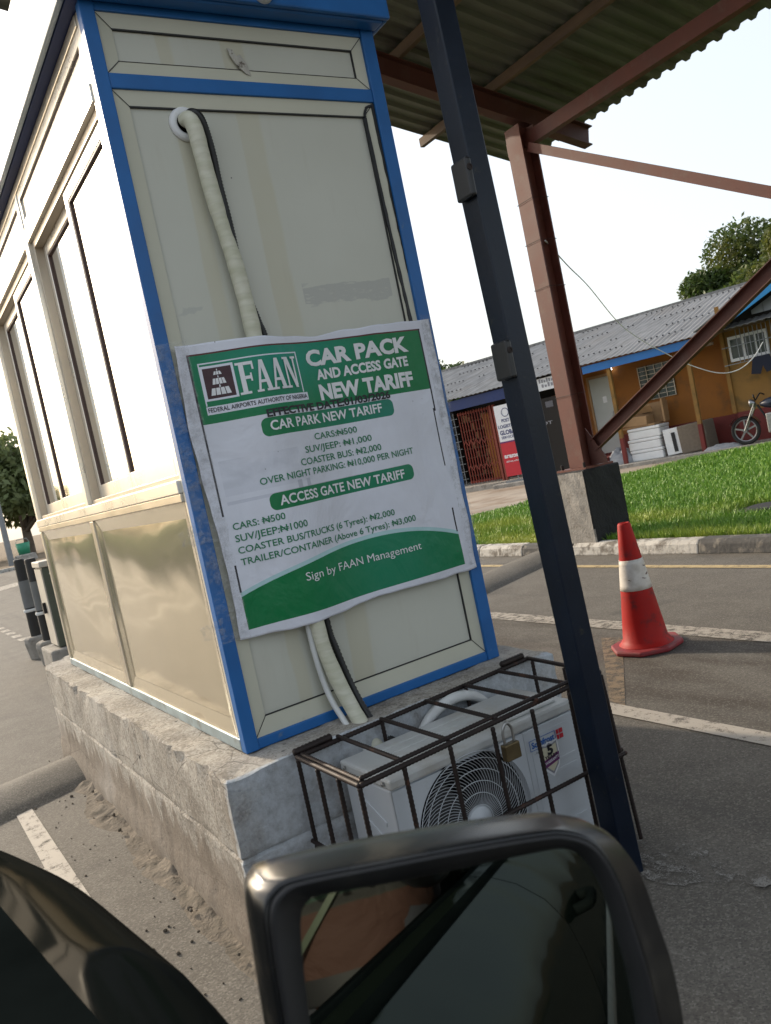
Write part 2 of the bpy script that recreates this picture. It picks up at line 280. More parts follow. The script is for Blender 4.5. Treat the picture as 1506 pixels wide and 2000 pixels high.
# ------------------------------------------------------------------ mesh helpers
OFF = {}
def tag(o, label=None, cat=None, group=None, kind=None):
    if label: o['label'] = label
    if cat: o['category'] = cat
    if group: o['group'] = group
    if kind: o['kind'] = kind
    return o
def thing(name, label, cat, loc=(0, 0, 0), group=None):
    o = bpy.data.objects.new(name, None); COL.objects.link(o); o.location = loc; o.empty_display_size = .1
    OFF[o] = Vector(loc); return tag(o, label, cat, group)
def link(name, me, mats, parent=None, loc=None, smooth=False, bevel=0):
    o = bpy.data.objects.new(name, me); COL.objects.link(o)
    for m_ in (mats if isinstance(mats, (list, tuple)) else [mats]): me.materials.append(M[m_] if isinstance(m_, str) else m_)
    if parent is not None:
        off = OFF[parent]; o.parent = parent; OFF[o] = off
    else:
        off = Vector(loc) if loc is not None else Vector((0, 0, 0)); o.location = off; OFF[o] = off
    if off.length > 0: me.transform(Matrix.Translation(-off))
    if smooth: me.shade_smooth()
    if bevel:
        md = o.modifiers.new('bevel', 'BEVEL'); md.width = bevel; md.segments = 2; md.limit_method = 'ANGLE'; md.angle_limit = R(40)
    return o
class MB:
    def __init__(s, T=None): s.v = []; s.f = []; s.mi = []; s.T = T
    def add(s, vs, fs, mi=0):
        k = len(s.v); s.v += [Vector(p) for p in vs]; s.f += [tuple(i+k for i in f) for f in fs]; s.mi += [mi]*len(fs); return s
    def box(s, a, b, mi=0, rot=None):
        x0, y0, z0 = a; x1, y1, z1 = b
        vs = [Vector(p) for p in ((x0, y0, z0), (x1, y0, z0), (x1, y1, z0), (x0, y1, z0), (x0, y0, z1), (x1, y0, z1), (x1, y1, z1), (x0, y1, z1))]
        if rot is not None:
            c = (Vector(a)+Vector(b))/2; vs = [c + rot @ (p-c) for p in vs]
        return s.add(vs, [(0, 3, 2, 1), (4, 5, 6, 7), (0, 1, 5, 4), (1, 2, 6, 5), (2, 3, 7, 6), (3, 0, 4, 7)], mi)
    def beam(s, p, q, wdt, h, up=(0, 0, 1), mi=0, sec=None):
        p = Vector(p); q = Vector(q); d = (q-p).normalized(); u = Vector(up); sd_ = d.cross(u).normalized(); u = sd_.cross(d)
        sec = sec or [(-wdt/2, -h/2), (wdt/2, -h/2), (wdt/2, h/2), (-wdt/2, h/2)]
        n = len(sec); vs = [e + sd_*a + u*b for e in (p, q) for a, b in sec]
        fs = [(i, (i+1) % n, n+(i+1) % n, n+i) for i in range(n)] + [tuple(range(n-1, -1, -1)), tuple(range(n, 2*n))]
        return s.add(vs, fs, mi)
    def tube(s, pts, r, seg=8, mi=0, closed=False, cap=True):
        pts = [Vector(p) for p in pts]; n = len(pts); rr = r if isinstance(r, (list, tuple)) else [r]*n
        vs = []; prev = None
        for i, p in enumerate(pts):
            if closed: d = (pts[(i+1) % n]-pts[i-1]).normalized()
            else: d = (pts[min(i+1, n-1)]-pts[max(i-1, 0)]).normalized()
            if prev is None:
                a = Vector((0, 0, 1)) if abs(d.z) < .9 else Vector((1, 0, 0)); u = d.cross(a).normalized()
            else:
                u = (prev - d*prev.dot(d)).normalized()
            prev = u; w_ = d.cross(u)
            vs += [p + (u*math.cos(2*math.pi*k/seg) + w_*math.sin(2*math.pi*k/seg))*rr[i] for k in range(seg)]
        fs = []
        for i in range(n if closed else n-1):
            j = (i+1) % n
            fs += [(i*seg+k, i*seg+(k+1) % seg, j*seg+(k+1) % seg, j*seg+k) for k in range(seg)]
        if cap and not closed: fs += [tuple(range(seg-1, -1, -1)), tuple((n-1)*seg+k for k in range(seg))]
        return s.add(vs, fs, mi)
    def lathe(s, prof, c, seg=24, mi=0, axis='z', sq=None):
        c = Vector(c); vs = []
        for r, h in prof:
            for k in range(seg):
                a = 2*math.pi*k/seg; ca, sa = math.cos(a)*r, math.sin(a)*r
                vs.append(c + (Vector((ca, sa, h)) if axis == 'z' else Vector((ca, h, sa)) if axis == 'y' else Vector((h, ca, sa))))
        n = len(prof)
        fs = [(i*seg+k, i*seg+(k+1) % seg, (i+1)*seg+(k+1) % seg, (i+1)*seg+k) for i in range(n-1) for k in range(seg)]
        fs += [tuple(range(seg-1, -1, -1)), tuple((n-1)*seg+k for k in range(seg))]
        return s.add(vs, fs, mi)
    def poly(s, pts, mi=0): return s.add(pts, [tuple(range(len(pts)))], mi)
    def prism(s, pts, d, mi=0):
        n = len(pts); d = Vector(d); pts = [Vector(p) for p in pts]
        return s.add(pts+[p+d for p in pts], [tuple(range(n-1, -1, -1)), tuple(range(n, 2*n))]+[(i, (i+1) % n, n+(i+1) % n, n+i) for i in range(n)], mi)
    def grid(s, fn, nu, nv, mi=0):
        vs = [fn(i/nu, j/nv) for j in range(nv+1) for i in range(nu+1)]
        fs = [(j*(nu+1)+i, j*(nu+1)+i+1, (j+1)*(nu+1)+i+1, (j+1)*(nu+1)+i) for j in range(nv) for i in range(nu)]
        return s.add(vs, fs, mi)
    def mesh(s, name):
        me = bpy.data.meshes.new(name); vs = [s.T(v) for v in s.v] if s.T else s.v
        me.from_pydata([tuple(v) for v in vs], [], s.f); me.update()
        if any(s.mi): me.polygons.foreach_set('material_index', s.mi)
        bm = bmesh.new(); bm.from_mesh(me); bmesh.ops.recalc_face_normals(bm, faces=bm.faces); bm.to_mesh(me); bm.free()
        return me
    def build(s, name, mats, parent=None, smooth=False, bevel=0, loc=None):
        return link(name, s.mesh(name), mats, parent, loc, smooth, bevel)
def smooth_path(pts, n=8):
    pts = [Vector(p) for p in pts]; out = []
    for i in range(len(pts)-1):
        p0 = pts[max(i-1, 0)]; p1 = pts[i]; p2 = pts[i+1]; p3 = pts[min(i+2, len(pts)-1)]
        for k in range(n):
            t = k/n; out.append(.5*((2*p1)+(p2-p0)*t+(2*p0-5*p1+4*p2-p3)*t*t+(3*p1-p0-3*p2+p3)*t**3))
    out.append(pts[-1]); return out
_tc = {}
def text_geo(s, bold=0.0, res=3):
    if (s, bold) in _tc: return _tc[(s, bold)]
    cu = bpy.data.curves.new('lettering', 'FONT'); cu.body = s; cu.size = 1; cu.offset = bold; cu.resolution_u = res
    o = bpy.data.objects.new('lettering', cu); COL.objects.link(o)
    dg = bpy.context.evaluated_depsgraph_get(); me = bpy.data.meshes.new_from_object(o.evaluated_get(dg))
    V = np.array([v.co[:2] for v in me.vertices]); F = [tuple(p.vertices) for p in me.polygons]
    bpy.data.objects.remove(o); bpy.data.curves.remove(cu); bpy.data.meshes.remove(me)
    _tc[(s, bold)] = (V, F); return V, F
CAPH = text_geo('H')[0][:, 1].max()
def put_text(mb, s, u0, u1, v0, cap, fn, bold=.02, mi=0, v1=None, sub=0):
    """letters fitted between u0 and u1 on the baseline v0 (v1 at the right end), mapped to space by fn(u, v)"""
    V, F = text_geo(s, bold)
    xm, xM = V[:, 0].min(), V[:, 0].max(); v1 = v0 if v1 is None else v1
    pts = []
    for x, y in V:
        t = (x-xm)/(xM-xm); pts.append(fn(u0+t*(u1-u0), v0+(v1-v0)*t+y/CAPH*cap))
    mb.add(pts, F, mi)

# ------------------------------------------------------------------ ground, road, kerb, lawn
def sheet(name, pts, z, m, kind='structure'):
    return tag(MB().poly([(x, y, z) for x, y in pts]).build(name, m), kind=kind)
sheet('ground', [(-600, -600), (600, -600), (600, 600), (-600, 600)], 0, 'soil')
sheet('road', [(-14, -30), (5.66, -30), (5.66, 34), (40, 34), (40, 39), (-60, 39), (-60, 8), (-14, 8)], .004, 'asphalt')
def strip(name, x0, x1, y0, y1, m, dx=0):
    return tag(MB().poly([(x0, y0, .008), (x1, y0, .008), (x1+dx, y1, .008), (x0+dx, y1, .008)]).build(name, m), kind='structure')
strip('lane_line', 2.53, 2.635, -4, 2.78, 'paint_white')
strip('lane_line', 3.66, 3.815, -4, 8, 'paint_white2', -.05)
strip('edge_line', 5.17, 5.255, -6, 5.72, 'paint_yellow')
strip('edge_line', 5.19, 5.27, 6.35, 20, 'paint_yellow')
for k in (0, 1.7):
    tag(MB().poly([(2.63, 2.67+k, .0062), (2.66, 2.79+k, .0062), (3.46, 3.60+k, .0062), (3.5, 3.47+k, .0062)]).build('hatch_bar', 'paint_brown'), kind='structure')
mb = MB().poly([(.29, 3.0, .008), (.375, 3.0, .008), (.36, 4.86, .008), (.29, 4.9, .008)]); mb.poly([(.29, 3.56, .012), (.13, 3.42, .012), (.29, 3.0, .012)])
tag(mb.build('lane_arrow', 'paint_white'), kind='structure')
mb = MB()
for k in range(7): mb.poly([(1.27-.005*k, 10.9+k*.55, .008), (1.38-.005*k, 10.9+k*.55, .008), (1.38-.005*k, 11.2+k*.55, .008), (1.27-.005*k, 11.2+k*.55, .008)])
tag(mb.build('dashed_line', 'paint_white2'), kind='structure')
tag(MB().poly([(1.6, 23.2, .008), (3.2, 24.8, .008), (3.2, 26.6, .008), (1.6, 25.0, .008)]).build('road_arrow', 'paint_white2'), kind='structure')
# cement smear at the foot of the post
def blob(c, rx_, ry_, z, seed, n=40):
    return [(c[0]+rx_*math.cos(a)*(1+.2*noise.noise((math.cos(a)*1.7+seed, math.sin(a)*1.7, seed))), c[1]+ry_*math.sin(a)*(1+.2*noise.noise((math.cos(a)*1.7+seed, math.sin(a)*3, seed+5))), z) for a in [2*math.pi*i/n for i in range(n)]]
mb = MB()
for q_, (cx_, cy_, ra_, rb_) in enumerate(((1.665, 1.66, .07, .12), (1.73, 1.56, .055, .075), (1.70, 1.80, .05, .06), (1.78, 1.66, .04, .05), (1.76, 1.44, .035, .05))): mb.poly(blob((cx_, cy_), ra_, rb_, .008+.0006*q_, 3+q_, 60))
tag(mb.build('cement_patch', 'cement_smear'), kind='structure')
tag(MB().poly(blob((1.72, 1.30), .05, .05, .009, 9)).build('oil_stain', 'concrete_dark'), kind='structure')
strip('edge_line', -2.6, -2.45, 2, 60, 'paint_white'); strip('edge_line', -.62, -.5, 9, 40, 'paint_white2')
for k in range(9): strip('stop_bar', -2.2, -.9, 10.5+k*2.2, 10.8+k*2.2, 'paint_white')
# speed hump laid across the lanes at a slant
def hump_fn(u, v):
    x = -9 + u*14.6; y = 4.25+.33*x + v*.62*(1+.06*noise.noise((x*.8, 0, 3)))
    return Vector((x, y, .005+.07*math.sin(math.pi*v)**.8*(1+.1*noise.noise((x*2, v*3, 1)))-(.01 if v in (0, 1) else 0)))
tag(MB().grid(hump_fn, 160, 12).build('speed_hump', 'asphalt', smooth=True), kind='structure')
# kerb: stones of about 0.75 m, some painted white
mb = MB(); y = -8.0; i = 0
while y < 33:
    L_ = .74; wht = (4.45 < y+L_/2 < 5.75) or (6.5 < y < 8.4) or (i % 2 == 0 and y > 8.4); m_ = 0 if wht else 1
    z = .115 + .012*noise.noise((y*3, 0, 0)); x = 5.655 + .012*noise.noise((y*2, 5, 0))
    prof = [(x, 0), (x+.012, z-.03), (x+.045, z), (x+.155, z+.006), (x+.16, 0)]
    mb.prism([(a, y+.004, b) for a, b in prof], (0, L_-.012, 0), m_)
    y += L_; i += 1
tag(mb.build('kerb', ['kerb_white', 'kerb_black'], bevel=.012), kind='structure')
LAWN = [(5.8, -14), (5.8, 10.9), (8.5, 11.05), (11.6, 10.8), (13.6, 10.6), (14.7, 9.6), (16.2, 4), (17, -14)]
sheet('lawn', LAWN, .06, 'lawn')
sheet('path', [(5.8, 11.0), (11.6, 10.75), (13.6, 10.55), (14.7, 9.55), (16.2, 3.95), (22, 4), (18, 33), (5.8, 33)], .03, 'path')
# far pavement and kerb along the cross road
tag(MB().box((-60, 37, 0), (60, 37.4, .14)).build('far_kerb', 'kerb_white'), kind='structure')
def inside(px, py, poly):
    r = np.zeros(len(px), bool); n = len(poly)
    for i in range(n):
        x0, y0 = poly[i]; x1, y1 = poly[(i+1) % n]
        c = ((y0 > py) != (y1 > py)) & (px < (x1-x0)*(py-y0)/(y1-y0+1e-12)+x0); r ^= c
    return r
def grass():
    n = 270000
    x = 5.83 + rng.random(n)**1.5*8.6; y = 1.5 + rng.random(n)*9.5
    k = inside(x, y, LAWN) & (y > x*.42-.5) & ~((x > 6.95) & (x < 7.6) & (y > 4.75) & (y < 5.4))
    k &= ~((x > 5.7) & (x < 6.25) & (y > 5.75) & (y < 6.4))
    bare = np.array([noise.noise((a*.9, b*.9, 2)) for a, b in zip(x, y)])
    k &= (bare < .20) | (rng.random(n) < .22)
    x, y = x[k], y[k]; n = len(x); far = np.clip((np.hypot(x, y)-8)/8, 0, 1)
    h = (.045+.075*rng.random(n))*(1+.5*np.clip(np.array([noise.noise((a*.5, b*.5, 7)) for a, b in zip(x, y)]), -.6, .8)); wd = (.0035+.003*rng.random(n))*(1+1.2*far)
    a = rng.random(n)*6.283; ln = rng.random(n)*.08; b = rng.random(n)*6.283
    z0 = np.full(n, .055)
    dx, dy = np.cos(a)*wd, np.sin(a)*wd; lx, ly = np.cos(b)*ln, np.sin(b)*ln
    V = np.empty((n, 5, 3)); V[:, 0] = np.c_[x-dx, y-dy, z0]; V[:, 1] = np.c_[x+dx, y+dy, z0]
    V[:, 2] = np.c_[x+dx*.7+lx*.4, y+dy*.7+ly*.4, z0+h*.6]; V[:, 3] = np.c_[x-dx*.7+lx*.4, y-dy*.7+ly*.4, z0+h*.6]; V[:, 4] = np.c_[x+lx, y+ly, z0+h]
    idx = np.arange(n)*5
    F = [f for i in idx.tolist() for f in ((i, i+1, i+2, i+3), (i+3, i+2, i+4))]
    me = bpy.data.meshes.new('grass'); me.from_pydata(V.reshape(-1, 3).tolist(), [], F); me.update()
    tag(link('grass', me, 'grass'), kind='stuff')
grass()
tag(MB().lathe([(.22, .0), (.22, .05), (.20, .06)], (7.30, 4.98, .05), 28).build('manhole_cover', 'concrete_dark', bevel=.01), 'round dark manhole cover set in the lawn behind the kerb', 'manhole')

# ------------------------------------------------------------------ plinth under the booth
def plinth():
    x0, x1, y0, y1, h = .66, 1.885, 2.215, 5.42, .53
    bm = bmesh.new(); bmesh.ops.create_grid
    mb = MB()
    def nz(p, s, a): return a*noise.fractal(Vector(p)*s, 1.0, 2.0, 4)
    # outline with a rounded far-left corner
    out = []
    def seg(p, q, st=.035):
        p = Vector(p); q = Vector(q); n = max(1, int((q-p).length/st)); return [p+(q-p)*k/n for k in range(n)]
    out += seg((x0, y0), (x1, y0)) + seg((x1, y0), (x1, y1)) + seg((x1, y1), (x0+.3, y1))
    out += [Vector((x0+.3-.3*math.sin(t), y1-.3+.3*math.cos(t))) for t in [R(a) for a in range(0, 90, 7)]] + seg((x0, y1-.3), (x0, y0))
    n = len(out); zs = [0, .04, .08, .12, .16, .20, .24, .27, .291, .30, .309, .33, .37, .41, .45, .485, .51, .526]
    cx, cy = (x0+x1)/2, (y0+y1)/2
    for j, z in enumerate(zs):
        for p in out:
            dn = Vector((p.x-cx, (p.y-cy))); dx = 0 if abs(p.x-x0) > .31 and abs(p.x-x1) > .01 else (1 if p.x > cx else -1); dy = 1 if p.y > y1-.02 else (-1 if p.y < y0+.02 else 0)
            o = nz((p.x, p.y, z), 2.5, .004)+nz((p.x, p.y, z), 18, .0045)
            if z in (.30,): o -= .007+.006*noise.noise((p.x*5, p.y*5, 2))
            jl = abs(((p.y-2.3) % .46)-.23) if z < .3 else abs(((p.y-2.07) % .46)-.23)
            if dx == -1 and jl < .018: o -= .004
            if z > .49: o -= max(0, nz((p.x, p.y, 9), 9, .026))
            if z < .1: o += .012
            mb.v.append(Vector((p.x+dx*o, p.y+dy*o, z + (nz((p.x, p.y, 3), 5, .014) if z > .5 else 0))))
    for j in range(len(zs)-1):
        for i in range(n): mb.f.append((j*n+i, j*n+(i+1) % n, (j+1)*n+(i+1) % n, (j+1)*n+i)); mb.mi.append(0)
    # top: rings shrinking towards the booth
    base = (len(zs)-1)*n; prev = base
    for k, s_ in enumerate((.010, .03, .07, .12, .3)):
        st = len(mb.v)
        for i, p in enumerate(out):
            q = mb.v[base+i]; d = Vector((cx-q.x, 0)) if abs(abs(p.x-cx)-(x1-x0)/2) < .02 else Vector((0, cy-q.y))
            tx = min(max(q.x, x0+s_), x1-s_); ty = min(max(q.y, y0+s_), y1-s_)
            mb.v.append(Vector((tx, ty, h + nz((tx, ty, 1), 6, .008)+nz((tx, ty, 1), 22, .005)-.002)))
        for i in range(n): mb.f.append((prev+i, prev+(i+1) % n, st+(i+1) % n, st+i)); mb.mi.append(0)
        prev = st
    mb.f.append(tuple(prev+i for i in range(n))); mb.mi.append(0)
    o = mb.build('concrete_plinth', 'concrete', smooth=True); o.data.set_sharp_from_angle(angle=R(38))
    tag(o, 'rough weathered concrete plinth carrying the blue framed booth', 'plinth')
    # rubble spilled along its left foot
    mb = MB()
    def hf(u, v):
        y = 2.1+u*3.0; wdt = .19*(.5+.6*abs(noise.noise((y*1.4, 0, 4)))); x = .69 - v*wdt
        hh = max(0, (1-v)**1.3*(.040+.045*noise.noise((x*9, y*7, 0))+.035*noise.noise((x*25, y*22, 3))))
        return Vector((x, y, .003+hh*(.25+.75*min(1, max(0, noise.noise((y*1.9, 8, 1))+.55)))-(.01 if v > .97 else 0)))
    mb.grid(hf, 220, 22)
    for i in range(90):
        y = 2.1+random.random()*3.0; x = .63-abs(random.gauss(0, .11)); r = .003+.009*random.random()**3
        q = Matrix.Rotation(random.random()*6, 3, (random.random(), random.random(), 1)); vs = []
        for zz, rr, kk in ((-1, .5, 5), (0, 1, 6), (.8, .5, 4)):
            vs += [Vector((x, y, r*.4+.005+(.02 if x > .56 else 0)))+q @ Vector((math.cos(a*6.283/kk)*rr*r*(.7+.6*random.random()), math.sin(a*6.283/kk)*rr*r*(.7+.5*random.random()), zz*r*.7)) for a in range(kk)]
        bm_ = bmesh.new()
        for p in vs: bm_.verts.new(p)
        res = bmesh.ops.convex_hull(bm_, input=bm_.verts); bm_.verts.index_update()
        mb.add([v_.co.copy() for v_ in bm_.verts], [tuple(v_.index for v_ in f.verts) for f in bm_.faces]); bm_.free()
    tag(mb.build('rubble', 'mortar', smooth=True), kind='stuff')
plinth()

# ------------------------------------------------------------------ booth
BX0, BX1, BY0, BY1, BZ0, BZ1 = .79, 1.77, 2.37, 5.03, .53, 2.80
def booth():
    t = thing('toll_booth', 'tall cream and blue framed ticket booth with bronze side panels on concrete plinth', 'booth', (BX0, BY0, BZ0))
    def bx(name, a, b, m, bevel=.003, par=None): return MB().box(a, b).build(name, m, par or t, bevel=bevel)
    bx('core', (BX0+.06, BY0+.03, BZ0), (BX1-.03, BY1-.02, BZ1-.02), 'dark_room', 0)
    f = MB()                                                      # front frame: jambs and rails butted
    f.box((.787, 2.362, .53), (.829, 2.40, 2.79)); f.box((1.722, 2.362, .53), (1.772, 2.40, 2.79))
    f.box((.829, 2.366, .53), (1.722, 2.40, .562)); f.box((.829, 2.366, 2.496), (1.722, 2.40, 2.540)); f.box((.829, 2.366, 2.716), (1.722, 2.40, 2.79))
    f.box((1.742, 2.40, .53), (1.772, 5.03, 2.79))
    f.build('front_frame', 'blue', t, bevel=.003)
    def panel(name, x0, x1, z0, z1, m_in, il, ib, it):
        # bead of four mitred bars around an inner board
        X0, X1, Z0, Z1 = x0+il, x1-il, z0+ib, z1-it
        b = MB(); yo, yi = 2.374, 2.379
        O = [(x0, yo, z0), (x1, yo, z0), (x1, yo, z1), (x0, yo, z1)]; I = [(X0, yi, Z0), (X1, yi, Z0), (X1, yi, Z1), (X0, yi, Z1)]
        for k in range(4):
            j = (k+1) % 4; b.poly([O[k], O[j], I[j], I[k]])
        p = MB().box((X0+.002, 2.385, Z0+.002), (X1-.002, 2.41, Z1-.002)).build(name, m_in, t)
        q = b.build('bead', 'bead', p)
        g = MB()
        for k in range(4):
            a = Vector(O[k]); c = Vector(I[k]); n_ = Vector((c.z-a.z, 0, a.x-c.x)).normalized()*.0012
            g.poly([a-n_+Vector((0, -.0015, 0)), a+n_+Vector((0, -.0015, 0)), c+n_+Vector((0, -.0015, 0)), c-n_+Vector((0, -.0015, 0))])
        wv = .0022
        g.box((X0-wv, 2.3775, Z1-wv), (X1+wv, 2.3865, Z1+wv)); g.box((X0-wv, 2.3775, Z0-wv*.4), (X1+wv, 2.3865, Z0+wv*.4))
        g.box((X1-wv*.6, 2.3775, Z0+wv), (X1+wv*.6, 2.3865, Z1-wv))
        g.build('joint_lines', 'gap', p); return p
    panel('top_panel', .829, 1.722, 2.540, 2.716, 'cream', .043, .04, .044)
    panel('front_panel', .829, 1.722, .562, 2.496, 'cream', .045, .055, .046)
    # wavy black sealant on the right bead
    def wavy(pts, w0):
        P = smooth_path(pts, 14); out = MB(); n = len(P); q = []
        for i, p in enumerate(P):
            d = (P[min(i+1, n-1)]-P[max(i-1, 0)]).normalized(); s_ = Vector((d.z, 0, -d.x)); wd = w0*(1+.45*noise.noise((i*.37, w0*999, 0)))
            q.append((p+s_*(wd+.002*noise.noise((i*.5, 3, 1))), p-s_*wd))
        for i in range(n-1):
            a, b_ = q[i]; c, d = q[i+1]; out.add([a, b_, d, c, a+Vector((0, .006, 0)), b_+Vector((0, .006, 0)), d+Vector((0, .006, 0)), c+Vector((0, .006, 0))], [(0, 1, 2, 3), (0, 4, 5, 1), (1, 5, 6, 2), (3, 2, 6, 7), (0, 3, 7, 4)])
        return out
    a = wavy([(1.677, 2.3725, 2.445), (1.682, 2.3725, 2.2), (1.687, 2.3725, 1.98), (1.695, 2.3725, 1.76), (1.699, 2.3725, 1.5)], .0055)
    b_ = wavy([(1.717, 2.3700, 2.492), (1.722, 2.370, 2.2), (1.727, 2.370, 1.95), (1.733, 2.370, 1.76), (1.735, 2.370, 1.5)], .006)
    c_ = wavy([(1.677, 2.371, 2.447), (1.690, 2.371, 2.478), (1.715, 2.371, 2.488)], .004)
    for q in (b_, c_): a.add(q.v, q.f)
    a.build('sealant', 'sealant', t)
    # fascia and flat roof
    fb = MB(); x0, x1, y0, y1 = .735, 1.80, 2.285, 5.12
    fb.box((x0, y0, 2.74), (x1, y0+.02, 3.02)); fb.box((x0+.02, y0+.02, 2.735), (x1-.02, BY0-.01, 2.75)); fb.box((x1-.02, y0+.02, 2.74), (x1, y1, 3.02))
    fs = fb.build('fascia', 'blue', t, bevel=.006)
    sf = MB().box((x0, y0+.021, 2.74), (x0+.02, y1, 3.02)).build('side_fascia', 'fascia', t, bevel=.006)
    MB().box((x0+.021, BY0-.009, 2.737), (BX0+.03, y1-.02, 2.752)).build('soffit', 'fascia_navy', t)
    MB().box((x0+.021, y0+.021, 3.0), (x1-.021, y1, 3.03)).build('roof', 'fascia', t)
    MB().lathe([(.0, -.045), (.018, -.042), (.03, -.03), (.034, 0)], (1.332, 2.285, 2.772), 20, axis='y').build('round_lamp', 'white_plastic', t, smooth=True)
    # torn paper on the top panel and its drip
    mbp = MB(); P = [(1.222, 2.645), (1.238, 2.64), (1.246, 2.62), (1.262, 2.628), (1.276, 2.596), (1.285, 2.562), (1.268, 2.566), (1.25, 2.58), (1.24, 2.60), (1.226, 2.618)]
    mbp.prism([(x, 2.377+.004*math.sin(x*300), z) for x, z in P], (0, -.004, 0)); mbp.build('torn_paper', 'paper', t)
    # pipe outlet flange
    fl = MB(); fl.lathe([(.029, .006), (.029, -.004), (.034, -.008), (.047, -.007), (.052, 0), (.052, .006)], (1.036, 2.379, 2.405), 36, axis='y'); fl.build('pipe_flange', 'white_plastic', t, smooth=True)
    MB().lathe([(.0, 0), (.030, 0)], (1.036, 2.372, 2.405), 24, axis='y').build('pipe_hole', 'void', t)
    # ---- left side
    X = BX0
    def sbx(name, y0, y1, z0, z1, m, xo=0.0, dep=.05, par=None, bevel=.003): return MB().box((X-xo, y0, z0), (X-xo+dep, y1, z1)).build(name, m, par or t, bevel=bevel)
    MB().box((X+.002, 2.401, .57), (X+.05, 2.43, 2.735)).build('corner_post', 'alu_face', t, bevel=.003)
    sbx('bottom_rail', 2.401, 5.03, .531, .569, 'alu_blue', .004)
    sbx('sill_rail', 2.43, 5.03, 1.327, 1.367, 'alu_face', .010, .06)
    sbx('sill_rail', 2.43, 5.03, 1.300, 1.3265, 'alu', .006, .05)
    sbx('head_rail', 2.431, 5.03, 2.485, 2.54, 'alu_face', .004)
    sbx('top_rail', 2.431, 5.03, 2.70, 2.7345, 'alu', .002)
    sbx('mullion', 3.665, 3.725, 1.368, 2.484, 'alu_face', .006, .06); sbx('mullion', 4.975, 5.03, 1.368, 2.484, 'alu_face', .006, .06)
    sbx('mullion', 3.665, 3.725, .57, 1.2995, 'alu', .004, .05); sbx('mullion', 4.985, 5.03, .57, 1.2995, 'alu', .004, .05)
    sbx('mullion', 3.70, 3.73, 2.541, 2.699, 'alu_face', .002, .05)
    for y0, y1 in ((2.432, 3.70), (3.73, 5.02)):
        p = sbx('transom_panel', y0, y1, 2.541, 2.6995, 'alu_face', -.012, .02)
        b = MB(); m_ = .035
        for a0, a1, c0, c1 in ((y0, y1, 2.541, 2.541+m_), (y0, y1, 2.6995-m_, 2.6995), (y0, y0+m_, 2.541+m_, 2.6995-m_), (y1-m_, y1, 2.541+m_, 2.6995-m_)): b.box((X+.003, a0, c0), (X+.0118, a1, c1))
        b.build('bead', 'alu_face', p)
        g = MB(); g.box((X+.0095, y0+m_, 2.6995-m_-.006), (X+.0125, y1-m_, 2.6995-m_-.001)); g.box((X+.0095, y0+m_, 2.541+m_), (X+.0125, y0+m_+.005, 2.6995-m_-.006)); g.build('joint_lines', 'gasket', p)
    for y0, y1 in ((2.43, 3.665), (3.725, 4.985)):                # lower bronze panels
        m_ = .05
        p = MB().grid(lambda u, v: Vector((X+.0115-.0085*(math.sin(math.pi*u)*math.sin(math.pi*v))**.7-.0060*noise.noise((u*2.4+y0*3, v*2.4, 1))*math.sin(math.pi*u)*math.sin(math.pi*v)-.0022*noise.noise((u*5.5, v*5.5, y0))*math.sin(math.pi*u)*math.sin(math.pi*v), y0+m_+u*(y1-y0-2*m_), .57+m_+v*(.73-2*m_))), 60, 40).build('lower_panel', 'bronze', t, smooth=True)
        b = MB()
        O = [(X+.002, y0, .57), (X+.002, y1, .57), (X+.002, y1, 1.2995), (X+.002, y0, 1.2995)]; I = [(X+.011, y0+m_, .57+m_), (X+.011, y1-m_, .57+m_), (X+.011, y1-m_, 1.2995-m_), (X+.011, y0+m_, 1.2995-m_)]
        for k in range(4): b.poly([O[k], O[(k+1) % 4], I[(k+1) % 4], I[k]])
        b.build('bead', 'bronze', p)
    for y0, y1 in ((2.43, 3.665), (3.725, 4.975)):                # sliding windows
        w_ = MB()                                                  # recessed jambs, shade of the reveal put in as a browner metal
        w_.box((X+.012, y0, 1.368), (X+.075, y0+.022, 2.484)); w_.box((X+.012, y1-.022, 1.368), (X+.075, y1, 2.484)); w_.box((X+.012, y0+.022, 2.455), (X+.075, y1-.022, 2.484)); w_.box((X+.012, y0+.022, 1.368), (X+.075, y1-.022, 1.385))
        w_ = w_.build('window', 'alu_brown', t, bevel=.002); ym = y0+.60
        for a0, a1, xo in ((y0+.023, ym+.02, .018), (ym-.02, y1-.023, .046)):
            m_ = .042; s_ = MB()
            s_.box((X+xo, a0, 1.386), (X+xo+.024, a0+m_, 2.454)); s_.box((X+xo, a1-m_, 1.386), (X+xo+.024, a1, 2.454)); s_.box((X+xo, a0+m_, 1.386), (X+xo+.024, a1-m_, 1.386+.055)); s_.box((X+xo, a0+m_, 2.454-m_), (X+xo+.024, a1-m_, 2.454))
            fr = s_.build('frame', 'alu_face', w_, bevel=.002)
            MB().box((X+xo+.010, a0+m_, 1.441), (X+xo+.014, a1-m_, 2.454-m_)).build('pane', 'glass', w_)
            g = MB(); g.box((X+xo+.002, a1-m_-.009, 1.441), (X+xo+.0095, a1-m_, 2.454-m_)); g.box((X+xo+.002, a0+m_, 2.454-m_-.008), (X+xo+.0095, a1-m_-.009, 2.454-m_)); g.build('gasket', 'gasket', w_)
    return t
booth()

